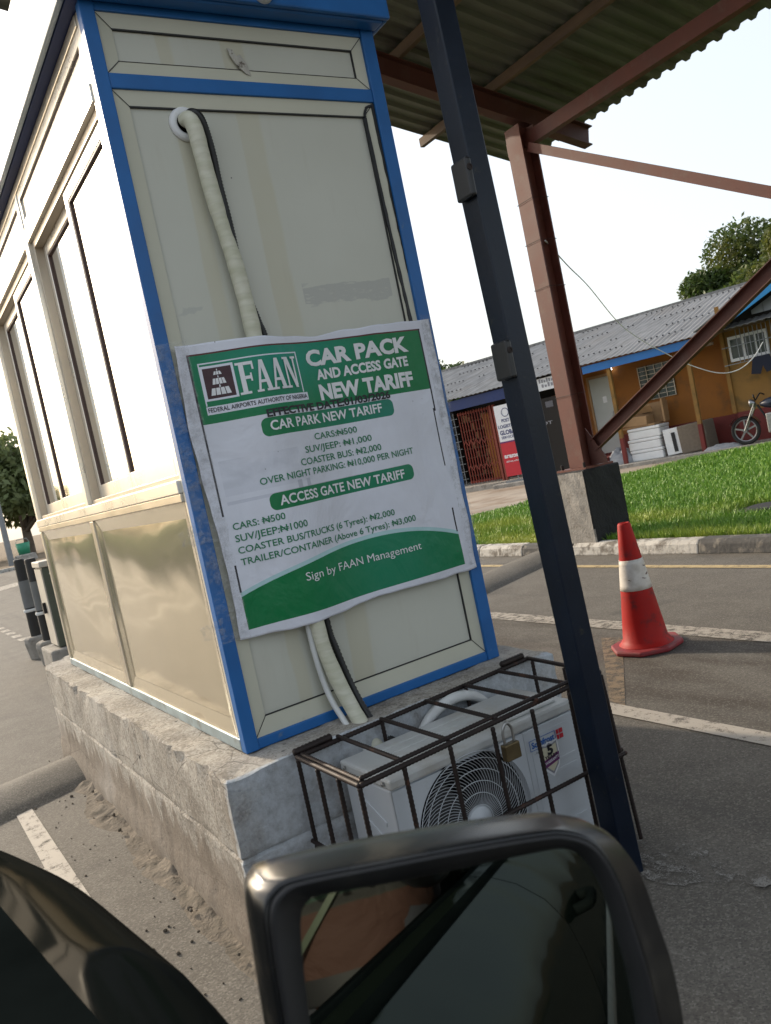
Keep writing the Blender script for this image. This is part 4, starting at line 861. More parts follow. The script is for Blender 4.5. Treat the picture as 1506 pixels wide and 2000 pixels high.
def footing(y, label):
    def fn(p):
        o = .010*noise.fractal(Vector((p.x, p.y, p.z))*6, 1, 2, 4); return Vector((p.x+o, p.y+o, p.z+o*.6))
    bm = bmesh.new(); bmesh.ops.create_cube(bm, size=1); bmesh.ops.scale(bm, vec=(.5, .62, .82), verts=bm.verts); bmesh.ops.translate(bm, vec=(5.97, y, .405), verts=bm.verts)
    bmesh.ops.bevel(bm, geom=bm.edges[:], offset=.012, segments=1, affect='EDGES'); bmesh.ops.subdivide_edges(bm, edges=bm.edges[:], cuts=9, use_grid_fill=True)
    for v in bm.verts: v.co = fn(v.co)
    me = bpy.data.meshes.new('concrete_footing'); bm.to_mesh(me); bm.free()
    o = link('concrete_footing', me, ['concrete_grey', 'concrete_dark'], loc=(5.97, y, 0), smooth=False)
    for p in me.polygons: p.material_index = 1 if (p.normal.y < -.6 or p.normal.z > .6) else 0  # front and top faces take the blackish concrete
    tag(o, label, 'footing')
footing(6.07, 'grey concrete block with a near-black side under the near canopy column')
footing(0.0, 'grey concrete block under the other canopy column out to the right')

# ------------------------------------------------------------------ traffic cone
def cone(c):
    t = thing('traffic_cone', 'red traffic cone with a scuffed white band on the hatched road', 'traffic cone', (c[0], c[1], 0))
    x, y = c; h = .70; ra = lambda z: .125-(.125-.034)*(z-.03)/(h-.03)
    def ring(z0, z1, d=0, n=6): return [(ra(z0+(z1-z0)*k/n)+d, z0+(z1-z0)*k/n) for k in range(n+1)]
    MB().lathe([(.150, .030), (.140, .036), (.130, .05)]+ring(.06, .69)+[(.030, h), (.022, h), (.020, h-.03)], (x, y, 0), 40).build('body', 'cone', t, smooth=True)
    MB().lathe([(ra(.335)+.0005, .335)]+ring(.335, .50, .002)+[(ra(.50)+.0005, .50)], (x, y, 0), 40).build('band', 'cone_band', t, smooth=True)
    o = [(.19*math.cos(a)*(1 if k % 2 else 1), .19*math.sin(a)) for k, a in enumerate([R(22.5+45*i) for i in range(8)])]
    rot = R(12); f = lambda p: (x+p[0]*1.12*math.cos(rot)-p[1]*math.sin(rot), y+p[0]*1.12*math.sin(rot)+p[1]*math.cos(rot))
    MB().prism([(*f(p), .006) for p in o], (0, 0, .026)).build('base', 'cone_base', t, bevel=.008)
cone((3.40, 3.20))

# ------------------------------------------------------------------ our car with its side mirror (frame l: right, s: forward)
YAW = R(7); CF = Vector((-math.sin(YAW), math.cos(YAW), 0)); CL = Vector((math.cos(YAW), math.sin(YAW), 0))
def CT(p): return CL*p[0]+CF*p[1]+Vector((0, 0, p[2]))
def car():
    t = thing('car', 'dark glossy car whose door mirror fills the foreground beside the booth', 'car', tuple(CT((-.62, 0, 0))))
    prof = [(.118, .935), (.150, .925), (.190, .90), (.225, .862), (.247, .815), (.258, .76), (.262, .70), (.257, .62), (.250, .52), (.246, .40), (.235, .33), (.20, .27)]
    def side(mirror, s0, s1, n, name, pm='car_paint'):
        def fn(u, v):
            s_ = s0+u*(s1-s0); i = min(int(v*(len(prof)-1)), len(prof)-2); k = v*(len(prof)-1)-i
            l = prof[i][0]*(1-k)+prof[i+1][0]*k; z = prof[i][1]*(1-k)+prof[i+1][1]*k
            fr = max(0, s_-.95)/.95; k2 = min(1, max(0, (s_-.45)/.3)); l += .022*k2-.022*(1-k2)*max(0, 1-v*3); z += .014*k2; l -= .34*fr**2.4; z -= (.10*fr**2)*(z > .6)
            if z > .9 and s_ > .45: pass
            return CT((l if not mirror else -1.24-l, s_, z))
        return MB().grid(fn, n, len(prof)*2-2).build(name, pm, t, smooth=True)
    for mir in (False, True):
        side(mir, .462, 1.9, 40, 'fender')
        d = side(mir, -.72, .455, 24, 'door', 'door_paint'); side(mir, -2.6, -.727, 30, 'rear_door', 'door_paint')
        k = (lambda l: l) if not mir else (lambda l: -1.24-l)
        # weather strip, inner trim, belt moulding
        b = MB(T=CT); b.grid(lambda u, v: Vector((k(.098-.012*v), -2.2+2.6*u, .934+.006*math.sin(v*math.pi))), 20, 4); b.grid(lambda u, v: Vector((k(.086-.06*v), -2.2+2.6*u, .934-.02*v)), 8, 3); b.grid(lambda u, v: Vector((k(.026), -2.2+2.6*u, .915-.6*v)), 8, 3); b.build('door_trim', 'car_matt', d, smooth=True)
        bs_ = MB(T=CT); bs_.grid(lambda u, v: Vector((k(.128+.012*v+.004*math.sin(v*math.pi)), -2.2+2.6*u, .934-.016*v)), 20, 4); bs_.build('belt_strip', 'car_matt', d, smooth=True)
        m_ = MB(T=CT); m_.grid(lambda u, v: Vector((k(.2615+.008*math.sin(v*math.pi)), -2.0+2.4*u, .66-.04*v)), 20, 4); m_.build('moulding', 'car_trim', d, smooth=True)
        for hs in (-1.0, -2.1):
            hd = MB(T=CT); hd.tube(smooth_path([(k(.238), hs+.09, .80), (k(.278), hs+.07, .805), (k(.283), hs, .806), (k(.278), hs-.07, .805), (k(.238), hs-.09, .80)], 5), .011, 10); hd.build('handle', 'car_matt', d, smooth=True)
        pl_ = MB(T=CT)
        pl_.beam((k(.075), -.80, .93), (k(-.10), -.86, 1.40), .09, .03, up=(1, 0, 0)); pl_.beam((k(.05), .62, .95), (k(-.10), .02, 1.40), .05, .04, up=(1, 0, 0)); pl_.beam((k(.05), -2.1, .93), (k(-.10), -1.75, 1.40), .12, .03, up=(1, 0, 0))
        pl_.build('pillar', 'car_paint', t, bevel=.01)
        for ws in (1.25, -1.55):
            wh = MB(T=CT); wh.lathe([(.20, -.09), (.29, -.09), (.31, -.06), (.31, .06), (.29, .09), (.20, .09)], (k(.13), ws, .315), 32, axis='x'); wo = wh.build('wheel', 'tyre', t, smooth=True)
            MB(T=CT).lathe([(.0, .08), (.05, .085), (.17, .07), (.2, .092)], (k(.13), ws, .315), 24, axis='x').build('rim', 'steel', wo)
    top = MB(T=CT)
    top.grid(lambda u, v: Vector((-1.380+1.52*u, .46+v*1.45, .949+.03*math.sin(u*math.pi)-.10*max(0, (v*1.45-.49)/.95)**2)) if True else None, 14, 16)
    hood = top
    for i, p in enumerate(hood.v):
        u = (i % 15)/14; s_ = p.y; fr = max(0, s_-.95)/.95; k_ = 1-.34*fr**2.4/.74; p.x = -.62+(p.x+.62)*k_
    hood.build('hood', 'car_matt', t, smooth=True)
    MB(T=CT).grid(lambda u, v: Vector((-1.14+1.04*u, .02-1.77*v, 1.40+.05*math.sin(u*math.pi)*math.sin(.3+v*2.4))), 10, 12).build('roof', 'car_paint', t, smooth=True)
    MB(T=CT).box((-1.35, -2.6, .26), (.11, .455, .30)).build('floor', 'seat_cloth', t)
    MB(T=CT).box((-1.33, .46, .30), (.09, .52, .92)).build('dashboard', 'car_trim', t, bevel=.02)
    MB(T=CT).box((-1.33, -2.6, .30), (.09, -2.05, .92)).build('boot', 'car_paint', t, bevel=.02)
    for l in (-.33, -.92):
        sb = MB(T=CT).box((l-.24, -.95, .42), (l+.24, -.42, .56)).build('seat', 'seat_cloth', t, bevel=.04)
        MB(T=CT).box((l-.23, -1.10, .50), (l+.23, -.95, 1.16), rot=Matrix.Rotation(R(10), 3, 'X')).build('backrest', 'seat_cloth', sb, bevel=.05)
        MB(T=CT).box((l-.12, -1.16, 1.20), (l+.12, -1.06, 1.36)).build('headrest', 'seat_cloth', sb, bevel=.04)
    # rear window glass
    MB(T=CT).grid(lambda u, v: Vector((.09-.16*v, -.92-1.05*u+.25*v*u, .935+.44*v)), 4, 4).build('side_window', 'car_glass', t)
    # ---- door mirror
    MO = Vector((.242, .418, 1.005)); Nn = Vector((-.285, -.937, .201)).normalized(); UP = (Vector((0, 0, 1))-Nn*Nn.z).normalized(); RT = UP.cross(Nn)
    def mp(a, b, d=0): return MO+RT*a+UP*b+Nn*d
    def closed(pts, n=6): return [p for i in range(len(pts)) for p in [Vector((*q, 0)) for q in _cr(pts[i-1], pts[i], pts[(i+1) % len(pts)], pts[(i+2) % len(pts)], n)]]
    def _cr(p0, p1, p2, p3, n):
        o = []
        for k in range(n):
            t_ = k/n; o.append(tuple(.5*((2*p1[j])+(p2[j]-p0[j])*t_+(2*p0[j]-5*p1[j]+4*p2[j]-p3[j])*t_*t_+(3*p1[j]-p0[j]-3*p2[j]+p3[j])*t_**3) for j in (0, 1)))
        return o
    gl = [(-.0962, -.0105), (-.0914, .0275), (-.0873, .0455), (-.0823, .0515), (-.0726, .0530), (-.036, .0476), (.0119, .0416), (.0622, .0358), (.0825, .0318), (.0938, .0222), (.1008, .0007), (.1021, -.0309), (.1015, -.0586), (.096, -.094), (.085, -.108), (.060, -.112), (.0, -.104), (-.06, -.095), (-.088, -.088), (-.098, -.074), (-.099, -.045)]
    ri = [(-.110, -.0057), (-.1075, .0331), (-.1043, .0545), (-.0963, .0632), (-.0821, .0650), (-.0331, .0590), (.0151, .0529), (.0651, .0454), (.085, .0402), (.1012, .0279), (.1095, .0043), (.1118, -.0308), (.1120, -.0626), (.107, -.100), (.093, -.118), (.062, -.123), (.0, -.115), (-.062, -.106), (-.096, -.100), (-.110, -.083), (-.1125, -.045)]
    ou = [(-.1185, -.0025), (-.1165, .0364), (-.1141, .0680), (-.1080, .0775), (-.0963, .0805), (-.0443, .0760), (.0192, .0672), (.0687, .0573), (.0882, .0502), (.1086, .0336), (.1211, .004), (.1246, -.0352), (.1255, -.0671), (.119, -.108), (.102, -.128), (.064, -.134), (.0, -.126), (-.064, -.116), (-.104, -.111), (-.119, -.090), (-.1205, -.045)]
    G, I_, O_ = closed(gl), closed(ri), closed(ou); n = len(G)
    def loops(L):
        b = MB()
        for lp, d, sc in L:
            q_ = 1 if d < -.012 else 0
            b.v += [mp(p.x*sc+q_*.011*min(1, max(0, p.x/.1)), (p.y+.02)*sc-.02-q_*.010*min(1, max(0, p.y/.05)), d) for p in lp]
        for i in range(len(L)-1):
            for k in range(n): b.f.append((i*n+k, i*n+(k+1) % n, (i+1)*n+(k+1) % n, (i+1)*n+k)); b.mi.append(0)
        return b
    b = loops([(G, -.012, .99), (G, -.004, 1.0), (I_, .001, .965), (I_, .002, .985), (I_, -.003, 1.0)]); bz = b.build('mirror_bezel', 'car_trim', t, smooth=True)
    b = loops([(I_, -.0035, .99), (I_, -.002, 1.01), (I_, -.006, 1.03), (O_, -.014, .985), (O_, -.028, 1.015), (O_, -.048, 1.02), (O_, -.068, .94), (O_, -.085, .7), (O_, -.092, .35)]); b.f.append(tuple(8*n+k for k in range(n))); b.mi.append(0)
    hs = b.build('mirror_housing', 'mirror_shell', t, smooth=True)
    b = MB(); b.v = [mp(p.x*.995, (p.y+.02)*.995-.02, -.008) for p in G]; b.f = [tuple(range(n))]; b.mi = [0]; b.build('mirror_glass', 'mirror_glass', hs)
    a0 = mp(-.09, -.09, -.03); a1 = CT((.13, .40, .90)); MB().tube([a0, (a0+a1)/2-Vector((0, 0, .005)), a1], [.022, .026, .032], 12).build('mirror_arm', 'car_trim', hs, smooth=True)
car()

# ------------------------------------------------------------------ passenger, seen in the door mirror
def person():
    t = thing('person', 'person in an orange and green shirt sitting by the open car window, one hand raised', 'person', tuple(CT((-.17, -.7, .56))))
    def skin(name, joints, edges, m_, par, lv=2, root=0):
        me = bpy.data.meshes.new(name); me.from_pydata([tuple(CT(j[0])) for j in joints], edges, [])
        o = link(name, me, m_, par)
        md = o.modifiers.new('skin', 'SKIN'); md.use_smooth_shade = True
        sv = me.skin_vertices[0].data if me.skin_vertices else None
        if sv is None:
            bm = bmesh.new(); bm.from_mesh(me); bm.verts.layers.skin.verify(); bm.to_mesh(me); bm.free(); sv = me.skin_vertices[0].data
        for i, j in enumerate(joints):
            r_ = j[1] if isinstance(j[1], tuple) else (j[1], j[1]); sv[i].radius = r_; sv[i].use_root = (i == root)
        s_ = o.modifiers.new('sub', 'SUBSURF'); s_.levels = lv; s_.render_levels = lv; return o
    x = -.17
    J = [((x, -.80, .66), (.155, .12)), ((x, -.83, .84), (.145, .11)), ((x, -.82, 1.02), (.165, .115)), ((x, -.81, 1.14), (.10, .08)), ((x, -.79, 1.22), .052), ((x, -.77, 1.30), .055),
         ((x+.17, -.80, 1.10), .06), ((x+.235, -.56, .98), .044), ((x+.205, -.24, 1.15), .034), ((x+.20, -.18, 1.19), .027),
         ((x-.19, -.80, 1.10), .065), ((x-.24, -.68, .88), .046), ((x-.10, -.48, .76), .036), ((x-.05, -.42, .75), .028),
         ((x+.09, -.72, .64), .095), ((x+.10, -.34, .68), .070), ((x+.10, -.20, .34), .045), ((x+.10, -.10, .31), .035),
         ((x-.09, -.72, .64), .095), ((x-.12, -.34, .68), .070), ((x-.12, -.20, .34), .045), ((x-.12, -.10, .31), .035)]
    E_ = [(0, 1), (1, 2), (2, 3), (3, 4), (4, 5), (2, 6), (6, 7), (7, 8), (8, 9), (2, 10), (10, 11), (11, 12), (12, 13), (0, 14), (14, 15), (15, 16), (16, 17), (0, 18), (18, 19), (19, 20), (20, 21)]
    body = skin('body', J, E_, 'trouser', t)
    # shirt: a loose shell over torso and upper arms
    JS = [((x, -.80, .68), (.17, .135)), ((x, -.83, .84), (.165, .13)), ((x, -.82, 1.02), (.18, .13)), ((x, -.81, 1.13), (.115, .095)), ((x+.17, -.80, 1.09), .074), ((x+.225, -.62, .99), .060), ((x+.228, -.48, 1.03), .050), ((x-.20, -.80, 1.09), .078), ((x-.25, -.69, .89), .064), ((x-.17, -.57, .81), .052)]
    shirt = skin('shirt', JS, [(0, 1), (1, 2), (2, 3), (2, 4), (4, 5), (5, 6), (2, 7), (7, 8), (8, 9)], 'orange_cloth', t)
    MB(T=CT).grid(lambda u, v: Vector((x+.166*math.cos(u*6.2832), -.825+.139*math.sin(u*6.2832), .80+.045*v)), 32, 1).build('belt', 'void', t, smooth=True)
    MB(T=CT).grid(lambda u, v: Vector((x+.15-.29*u+.02*v, -.690+.05*(u-.5)**2-.012*math.sin(u*3.14), 1.10-.27*u+.035*v)), 20, 2).build('seat_belt', 'strap_grey', t, smooth=True)
    tx = MB(T=CT); put_text(tx, 'VIV', x+.12, x-.06, .985, .032, lambda u, v: Vector((u, -.672-.5*(u-x)**2, v)), .02); tx.build('lettering', 'ink_white', shirt)
    hd = MB(T=CT); hx, hy, hz = x, -.755, 1.39
    def hf(u, v):
        a = u*2*math.pi; b = (v-.5)*math.pi; cx_, sx_ = math.cos(b), math.sin(b)
        px, py, pz = .075*math.cos(a)*cx_, .095*math.sin(a)*cx_, .118*sx_
        if py > .05 and abs(px) < .02 and -.03 < pz < .02: py += .018*(1-abs(px)/.02)
        if pz < -.04: px *= .82; py *= .92
        return Vector((hx+px, hy+py, hz+pz))
    hd.grid(hf, 32, 24); h = hd.build('head', 'skin', t, smooth=True)
    fe = MB(T=CT)
    for sx in (-.03, .03): fe.lathe([(0, -.008), (.011, -.004), (.013, .003)], (hx+sx, hy+.083, hz+.005), 12, axis='y')
    fe.build('eye', 'ink_white', h); MB(T=CT).box((hx-.024, hy+.078, hz-.056), (hx+.024, hy+.086, hz-.047)).build('mouth', 'orange_cloth', h, bevel=.003)
    for sx in (-1, 1): MB(T=CT).lathe([(.0, -.01), (.018, -.008), (.024, .006)], (hx+sx*.076, hy-.005, hz-.005), 12, axis='x').build('ear', 'skin', h, smooth=True)
    hr = MB(T=CT); hr.grid(lambda u, v: Vector((hx+.081*math.cos(u*6.2832)*math.cos(v*1.5708), hy-.012+.098*math.sin(u*6.2832)*math.cos(v*1.5708), hz+.03+.102*math.sin(v*1.5708))), 28, 10); hr.build('hair', 'hair', h, smooth=True)
    # hands with five separate fingers
    def hand(w_, d, up, curl):
        w_ = Vector(w_); d = Vector(d).normalized(); up = Vector(up); sd_ = d.cross(up).normalized(); up = sd_.cross(d)
        jj = [(w_, .026)]; ee = []
        jj += [(w_+d*.05, (.034, .017)), (w_+d*.085, (.034, .014))]; ee += [(0, 1), (1, 2)]
        for k, (o_, L_) in enumerate(((-.030, .062), (-.010, .075), (.010, .070), (.029, .055))):
            b0 = len(jj); p0 = w_+d*.088+sd_*o_; c = curl
            jj += [(p0, .009), (p0+d*L_*.45*math.cos(c)-up*L_*.45*math.sin(c), .0085), (p0+d*L_*.75*math.cos(c)-up*L_*(.45*math.sin(c)+.3*math.sin(c*2)), .008), (p0+d*L_*.88*math.cos(c)-up*L_*(.45*math.sin(c)+.6*math.sin(c*2)), .007)]
            ee += [(2, b0), (b0, b0+1), (b0+1, b0+2), (b0+2, b0+3)]
        b0 = len(jj); jj += [(w_+d*.03-sd_*.036-up*.008, .012), (w_+d*.058-sd_*.055-up*.016, .0095), (w_+d*.08-sd_*.058-up*.022, .008)]; ee += [(1, b0), (b0, b0+1), (b0+1, b0+2)]
        skin('hand', jj, ee, 'skin', t, 1)
    hand((x+.20, -.18, 1.19), (-.15, .75, .55), (0, -.6, .7), .5); hand((x-.05, -.42, .75), (.6, .7, -.1), (0, 0, 1), .35)
person()

# ------------------------------------------------------------------ shop building across the lawn (frame: s along the front to the left, n away)
BD = Vector((-.281, .96, 0)).normalized(); BN = Vector((.96, .281, 0)).normalized()
def BT(p): return BD*p[0]+BN*p[1]+Vector((0, 0, p[2]))
def shop():
    t = thing('shop_building', 'low ochre shop building with zinc roof, blue fascia and maroon base', 'building', tuple(BT((8, 17.5, 0))))
    WN = 18.5; W_ = lambda: MB(T=BT)
    b = W_(); b.box((6.2, WN, .72), (10.2, 22.5, 2.75)); wl = b.build('wall', 'ochre', t); b = W_(); b.box((-1.0, WN-.35, .75), (6.2, 22.5, 2.55)); b.build('wall', 'ochre2', t)
    b = W_(); b.box((6.2, WN-.02, .1), (10.2, 22.3, .7195)); b.box((-1.0, WN-.37, .1), (6.2, 22.3, .7495)); b.build('wall_base', 'maroon', t)
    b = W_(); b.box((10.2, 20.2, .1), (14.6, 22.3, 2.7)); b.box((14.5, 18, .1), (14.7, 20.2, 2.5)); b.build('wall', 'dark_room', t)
    b = W_(); b.box((-1, 17.15, .02), (9.9, WN-.36, .10)); b.box((9.9, 17.3, .02), (14.6, 20.2, .16)); b.build('porch_floor', 'concrete_grey', t)
    # roof with corrugations down the slope
    r = W_(); ss = np.arange(4.6, 17.4, .07)
    def zr(n_): return 2.46+(n_-17.35)*.287
    for s_ in ss:
        h = .020 if int(round(s_/.07)) % 2 else 0; nmin = 17.35 if s_ < 13.15 else 17.35+(s_-13.15)*.98
        for k in range(5):
            n_ = nmin+(21.5-nmin)*k/4; r.v.append(Vector((s_, n_, zr(n_)+h+.03*noise.noise((s_*.7, n_, 0)))))
    for i in range(len(ss)-1):
        for k in range(4): r.f.append((i*5+k, (i+1)*5+k, (i+1)*5+k+1, i*5+k+1)); r.mi.append(0)
    r.poly([(4.6, 21.5, 3.65), (17.3, 21.5, 3.65), (17.3, 26, 2.4), (4.6, 26, 2.4)])
    ro = r.build('roof', 'zinc_roof', t); md = ro.modifiers.new('thick', 'SOLIDIFY'); md.thickness = .01
    nl = W_()
    for q in (.18, .42, .68, .9):
        for i in range(60):
            s_ = 6.6+i*.14; n_ = 17.35+4.1*q+.03*noise.noise((i*.7, q, 0))
            if noise.noise((i*.23, q*9, 4)) > -.1: nl.box((s_-.012, n_-.02, zr(n_)+.032), (s_+.012, n_+.02, zr(n_)+.055))
    nl = tag(nl.build('roofing_nails', 'void', ro), kind='stuff')
    W_().box((4.6, 21.42, 3.64), (17.3, 21.58, 3.70)).build('ridge_cap', 'zinc_roof', t)
    W_().box((6.55, 17.42, 2.27), (9.15, 17.45, 2.44)).build('fascia', 'fascia_blue', t); W_().box((10.45, 17.42, 2.16), (13.15, 17.45, 2.42)).build('fascia', 'fascia_navy', t)
    # projecting gable wing at the right
    for q in (((6.35, 17.2, 2.52), (6.30, 17.2, 2.29), (2.4, 17.2, 4.05), (2.4, 17.2, 4.42)), ((-1.55, 17.2, 2.52), (-1.5, 17.2, 2.29), (2.39, 17.2, 4.05), (2.39, 17.2, 4.42))):
        W_().prism(q, (0, .03, 0)).build('bargeboard', 'fascia_lit', t)
    g = W_(); g.poly([(6.45, 17.18, 2.55), (2.4, 17.18, 4.45), (2.4, 22, 4.45), (6.45, 22, 2.55)]); g.poly([(-1.65, 17.18, 2.55), (2.4, 17.18, 4.45), (2.4, 22, 4.45), (-1.65, 22, 2.55)]); go = g.build('wing_roof', 'zinc_roof', t); md = go.modifiers.new('thick', 'SOLIDIFY'); md.thickness = .02
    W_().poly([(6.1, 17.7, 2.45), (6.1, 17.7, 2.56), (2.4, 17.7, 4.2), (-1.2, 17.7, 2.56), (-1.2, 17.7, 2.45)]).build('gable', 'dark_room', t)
    W_().box((5.2, 17.64, 2.42), (6.18, 17.69, 2.50)).build('gable_rail', 'timber', t)
    for k in range(3): W_().prism([(5.41-k*.235, 17.60, 2.62), (5.41-k*.235, 17.60, 2.70+k*.105), (5.185-k*.235, 17.60, 2.80+k*.105), (5.185-k*.235, 17.60, 2.62)], (0, .02, 0)).build('gable_sheet', 'galv', t)
    # door, windows, lamp
    d = W_().box((9.05, WN-.05, .36), (9.58, WN-.015, 2.16)).build('door', 'door_grey', t, bevel=.01)
    b = W_(); b.box((9.0, WN-.07, .30), (9.048, WN-.005, 2.22)); b.box((9.582, WN-.07, .30), (9.63, WN-.005, 2.22)); b.box((9.048, WN-.07, 2.165), (9.582, WN-.005, 2.22)); b.build('frame', 'cardboard', d)
    W_().box((9.09, WN-.075, 1.2), (9.13, WN-.051, 1.32)).build('handle', 'steel', d)
    b = W_(); b.box((9.2, WN-.053, 1.55), (9.30, WN-.0505, 1.70)); b.box((9.24, WN-.053, .85), (9.33, WN-.0505, 1.0)); b.build('notice', 'ink_white', d)
    W_().box((9.0, 17.5, .1), (9.65, WN-.08, .30)).build('step', 'maroon', t)
    w_ = W_().box((7.53, WN-.03, 1.39), (8.33, WN-.012, 2.17)).build('window', 'window_dark', t)
    b = W_()
    for k in range(9): b.box((7.53, WN-.045, 1.39+k*.095), (8.33, WN-.0305, 1.400+k*.095))
    for k in range(5): b.box((7.53+k*.197, WN-.06, 1.39), (7.545+k*.197, WN-.0455, 2.17))
    b.build('burglar_bars', 'alu_brown', w_)
    w2 = W_().box((5.35, WN-.40, 1.80), (6.12, WN-.352, 2.32)).build('window', 'window_dark', t)
    b = W_(); b.box((5.35, WN-.42, 1.80), (6.12, WN-.402, 1.86)); b.box((5.35, WN-.42, 2.26), (6.12, WN-.402, 2.32)); b.box((5.80, WN-.42, 1.861), (5.85, WN-.402, 2.259)); b.box((5.56, WN-.42, 1.861), (5.59, WN-.402, 2.259)); b.box((5.35, WN-.42, 1.861), (5.39, WN-.402, 2.259)); b.box((6.08, WN-.42, 1.861), (6.12, WN-.402, 2.259)); b.build('frame', 'ink_white', w2)
    b = W_()
    for k in range(10): b.box((5.10+k*.085, WN-.62, 1.74), (5.112+k*.085, WN-.605, 2.45))
    for z in (1.74, 2.1, 2.45): b.box((5.08, WN-.604, z), (6.2, WN-.592, z+.015))
    for s_ in (5.08, 6.19): b.box((s_, WN-.60, 1.735), (s_+.015, WN-.352, 1.7395)); 
    b.build('window_cage', 'galv', w2)
    W_().lathe([(0, -.035), (.03, -.02), (.035, 0), (.02, .03)], (8.95, 18.40, 2.29), 12).build('light_bulb', 'glow', t, smooth=True)
    for s_, n_ in ((8.55, 17.5), (6.77, 17.5), (9.32, 17.55)):
        p = W_().box((s_-.04, n_-.04, .68), (s_+.04, n_+.04, 2.46)).build('porch_pole', 'ochre2', t); W_().box((s_-.042, n_-.042, .08), (s_+.042, n_+.042, .679)).build('pole_base', 'maroon', p)
    W_().box((6.2, WN-.40, .75), (6.28, WN-.352, 3.0)).build('pilaster', 'ochre2', t)
    b = W_(); b.box((6.22, 17.5, 2.22), (6.75, 17.56, 2.28)); b.build('porch_rail', 'timber', t)
    # sign boards under the eave at the left
    sb = W_().box((9.35, 17.46, 2.13), (10.42, 17.49, 2.42)).build('sign_board', 'ink_white', t)
    b = W_()
    for k, (a, c, z) in enumerate(((10.35, 9.95, 2.31), (9.9, 9.45, 2.31), (10.3, 9.8, 2.20), (9.7, 9.4, 2.20))):
        n_ = 6
        for i in range(n_): b.box((c+(a-c)*i/n_, 17.452, z), (c+(a-c)*(i+.62)/n_, 17.459, z+.055+.02*((i*7+k) % 3)))
    b.build('sign_marks', 'ink_grey', sb)
    # red collapsible grill gate
    g = W_()
    for k in range(13): g.box((12.02+k*.085, 17.75, .2), (12.035+k*.085, 17.78, 2.1))
    for z in (.22, 2.02): g.box((11.98, 17.781, z), (13.1, 17.80, z+.05))
    for z in (.55, 1.2):
        for k in range(6): g.beam((12.03+k*.17, 17.74, z), (12.115+k*.17, 17.74, z+.14), .015, .015); g.beam((12.115+k*.17, 17.738, z+.14), (12.20+k*.17, 17.738, z), .015, .015)
    for s_ in (11.9, 12.0): g.box((s_, 17.73, .16), (s_+.06, 17.79, 2.1))
    g.build('grill_gate', 'red_grill', t)
    g = W_()
    for k in range(9): g.box((13.12, 17.76, .35+k*.2), (13.9, 17.775, .362+k*.2))
    for k in range(6): g.box((13.2+k*.13, 17.742, .2), (13.212+k*.13, 17.757, 2.1))
    g.build('window_bars', 'galv', t)
    g = W_(); g.box((11.15, 18.2, .18), (11.21, 18.26, 2.1)); g.box((11.72, 18.2, .18), (11.78, 18.26, 2.1)); g.box((11.211, 18.2, 2.04), (11.719, 18.26, 2.1)); g.box((11.211, 18.2, .18), (11.719, 18.26, .25)); g.build('door_frame', 'door_grey', t)
    g = W_()
    for k in range(7): g.box((10.3, 19.6, .3+k*.26), (14.4, 20.15, .33+k*.26))
    sh = g.build('shelf', 'timber', t); g = W_()
    for i in range(120):
        s_ = 10.35+random.random()*3.9; k = random.randrange(7); h = .06+.12*random.random(); g.box((s_, 19.62, .331+k*.26), (s_+.05+.1*random.random(), 19.8, .331+k*.26+h))
    tag(g.build('shelf_goods', 'cardboard', sh), kind='stuff')
    W_().box((12.35, 18.6, .2), (12.9, 18.66, 1.95)).build('inner_door', 'ochre', t)
    W_().box((9.95, 17.52, .16), (10.75, 17.56, 1.95)).build('notice_wall', 'dark_room', t)
    nb = W_(); put_text(nb, 'POT', 10.6, 10.2, 1.33, .07, lambda u, v: Vector((u, 17.518, v)), .02)
    for k in range(3): nb.box((10.1, 17.516, 1.72+k*.0), (10.3, 17.519, 1.86)); nb.box((10.42, 17.516, 1.70), (10.55, 17.519, 1.84))
    nb.build('notice_print', 'ink_grey', t)
    W_().box((10.5, 17.0, .0), (11.9, 17.29, .13)).build('step', 'concrete_grey', t, bevel=.02)
    # the standing banner by the step
    bn = thing('standing_banner', 'narrow red and white upright banner standing outside the barred shop', 'banner', tuple(BT((11.3, 17.15, .13))))
    s0, s1 = 11.50, 10.90
    W_().box((s1, 17.12, 1.12), (s0, 17.135, 2.02)).build('upper_print', 'ink_white', bn); W_().box((s1, 17.12, .28), (s0, 17.135, 1.119)).build('lower_print', 'ink_red', bn); W_().box((s1-.004, 17.116, 1.10), (s0+.004, 17.139, 1.135)).build('stripe', 'ink_purple', bn)
    F = lambda u, v: Vector((u, 17.117, v)); tx = W_()
    put_text(tx, 'POST &', 11.34, 11.02, 1.60, .075, F, .03); put_text(tx, 'LOGISTICS', 11.47, 10.95, 1.46, .075, F, .03); put_text(tx, 'GLOBAL', 11.45, 10.95, 1.30, .10, F, .035); put_text(tx, 'SERVICES', 11.43, 11.03, 1.20, .06, F, .02)
    tx.build('lettering', 'ink_navy', bn); tx = W_(); tx.tube([(11.2+.10*math.cos(a), 17.116, 1.83+.10*math.sin(a)) for a in [i*.2618 for i in range(24)]], .008, 4, closed=True); tx.build('emblem', 'ink_navy', bn)
    tx = W_(); put_text(tx, 'aramex', 11.46, 10.94, .73, .10, F, .04); tx.build('lettering', 'ink_white', bn); tx = W_(); put_text(tx, 'delivery unlimited', 11.43, 10.97, .62, .045, F, .01); tx.build('lettering', 'ink_white', bn)
    W_().box((s1-.02, 17.05, .13), (s0+.02, 17.2, .18)).build('foot', 'galv', bn); W_().box((11.18, 17.136, .181), (11.21, 17.15, 2.0)).build('pole', 'galv', bn)
shop()

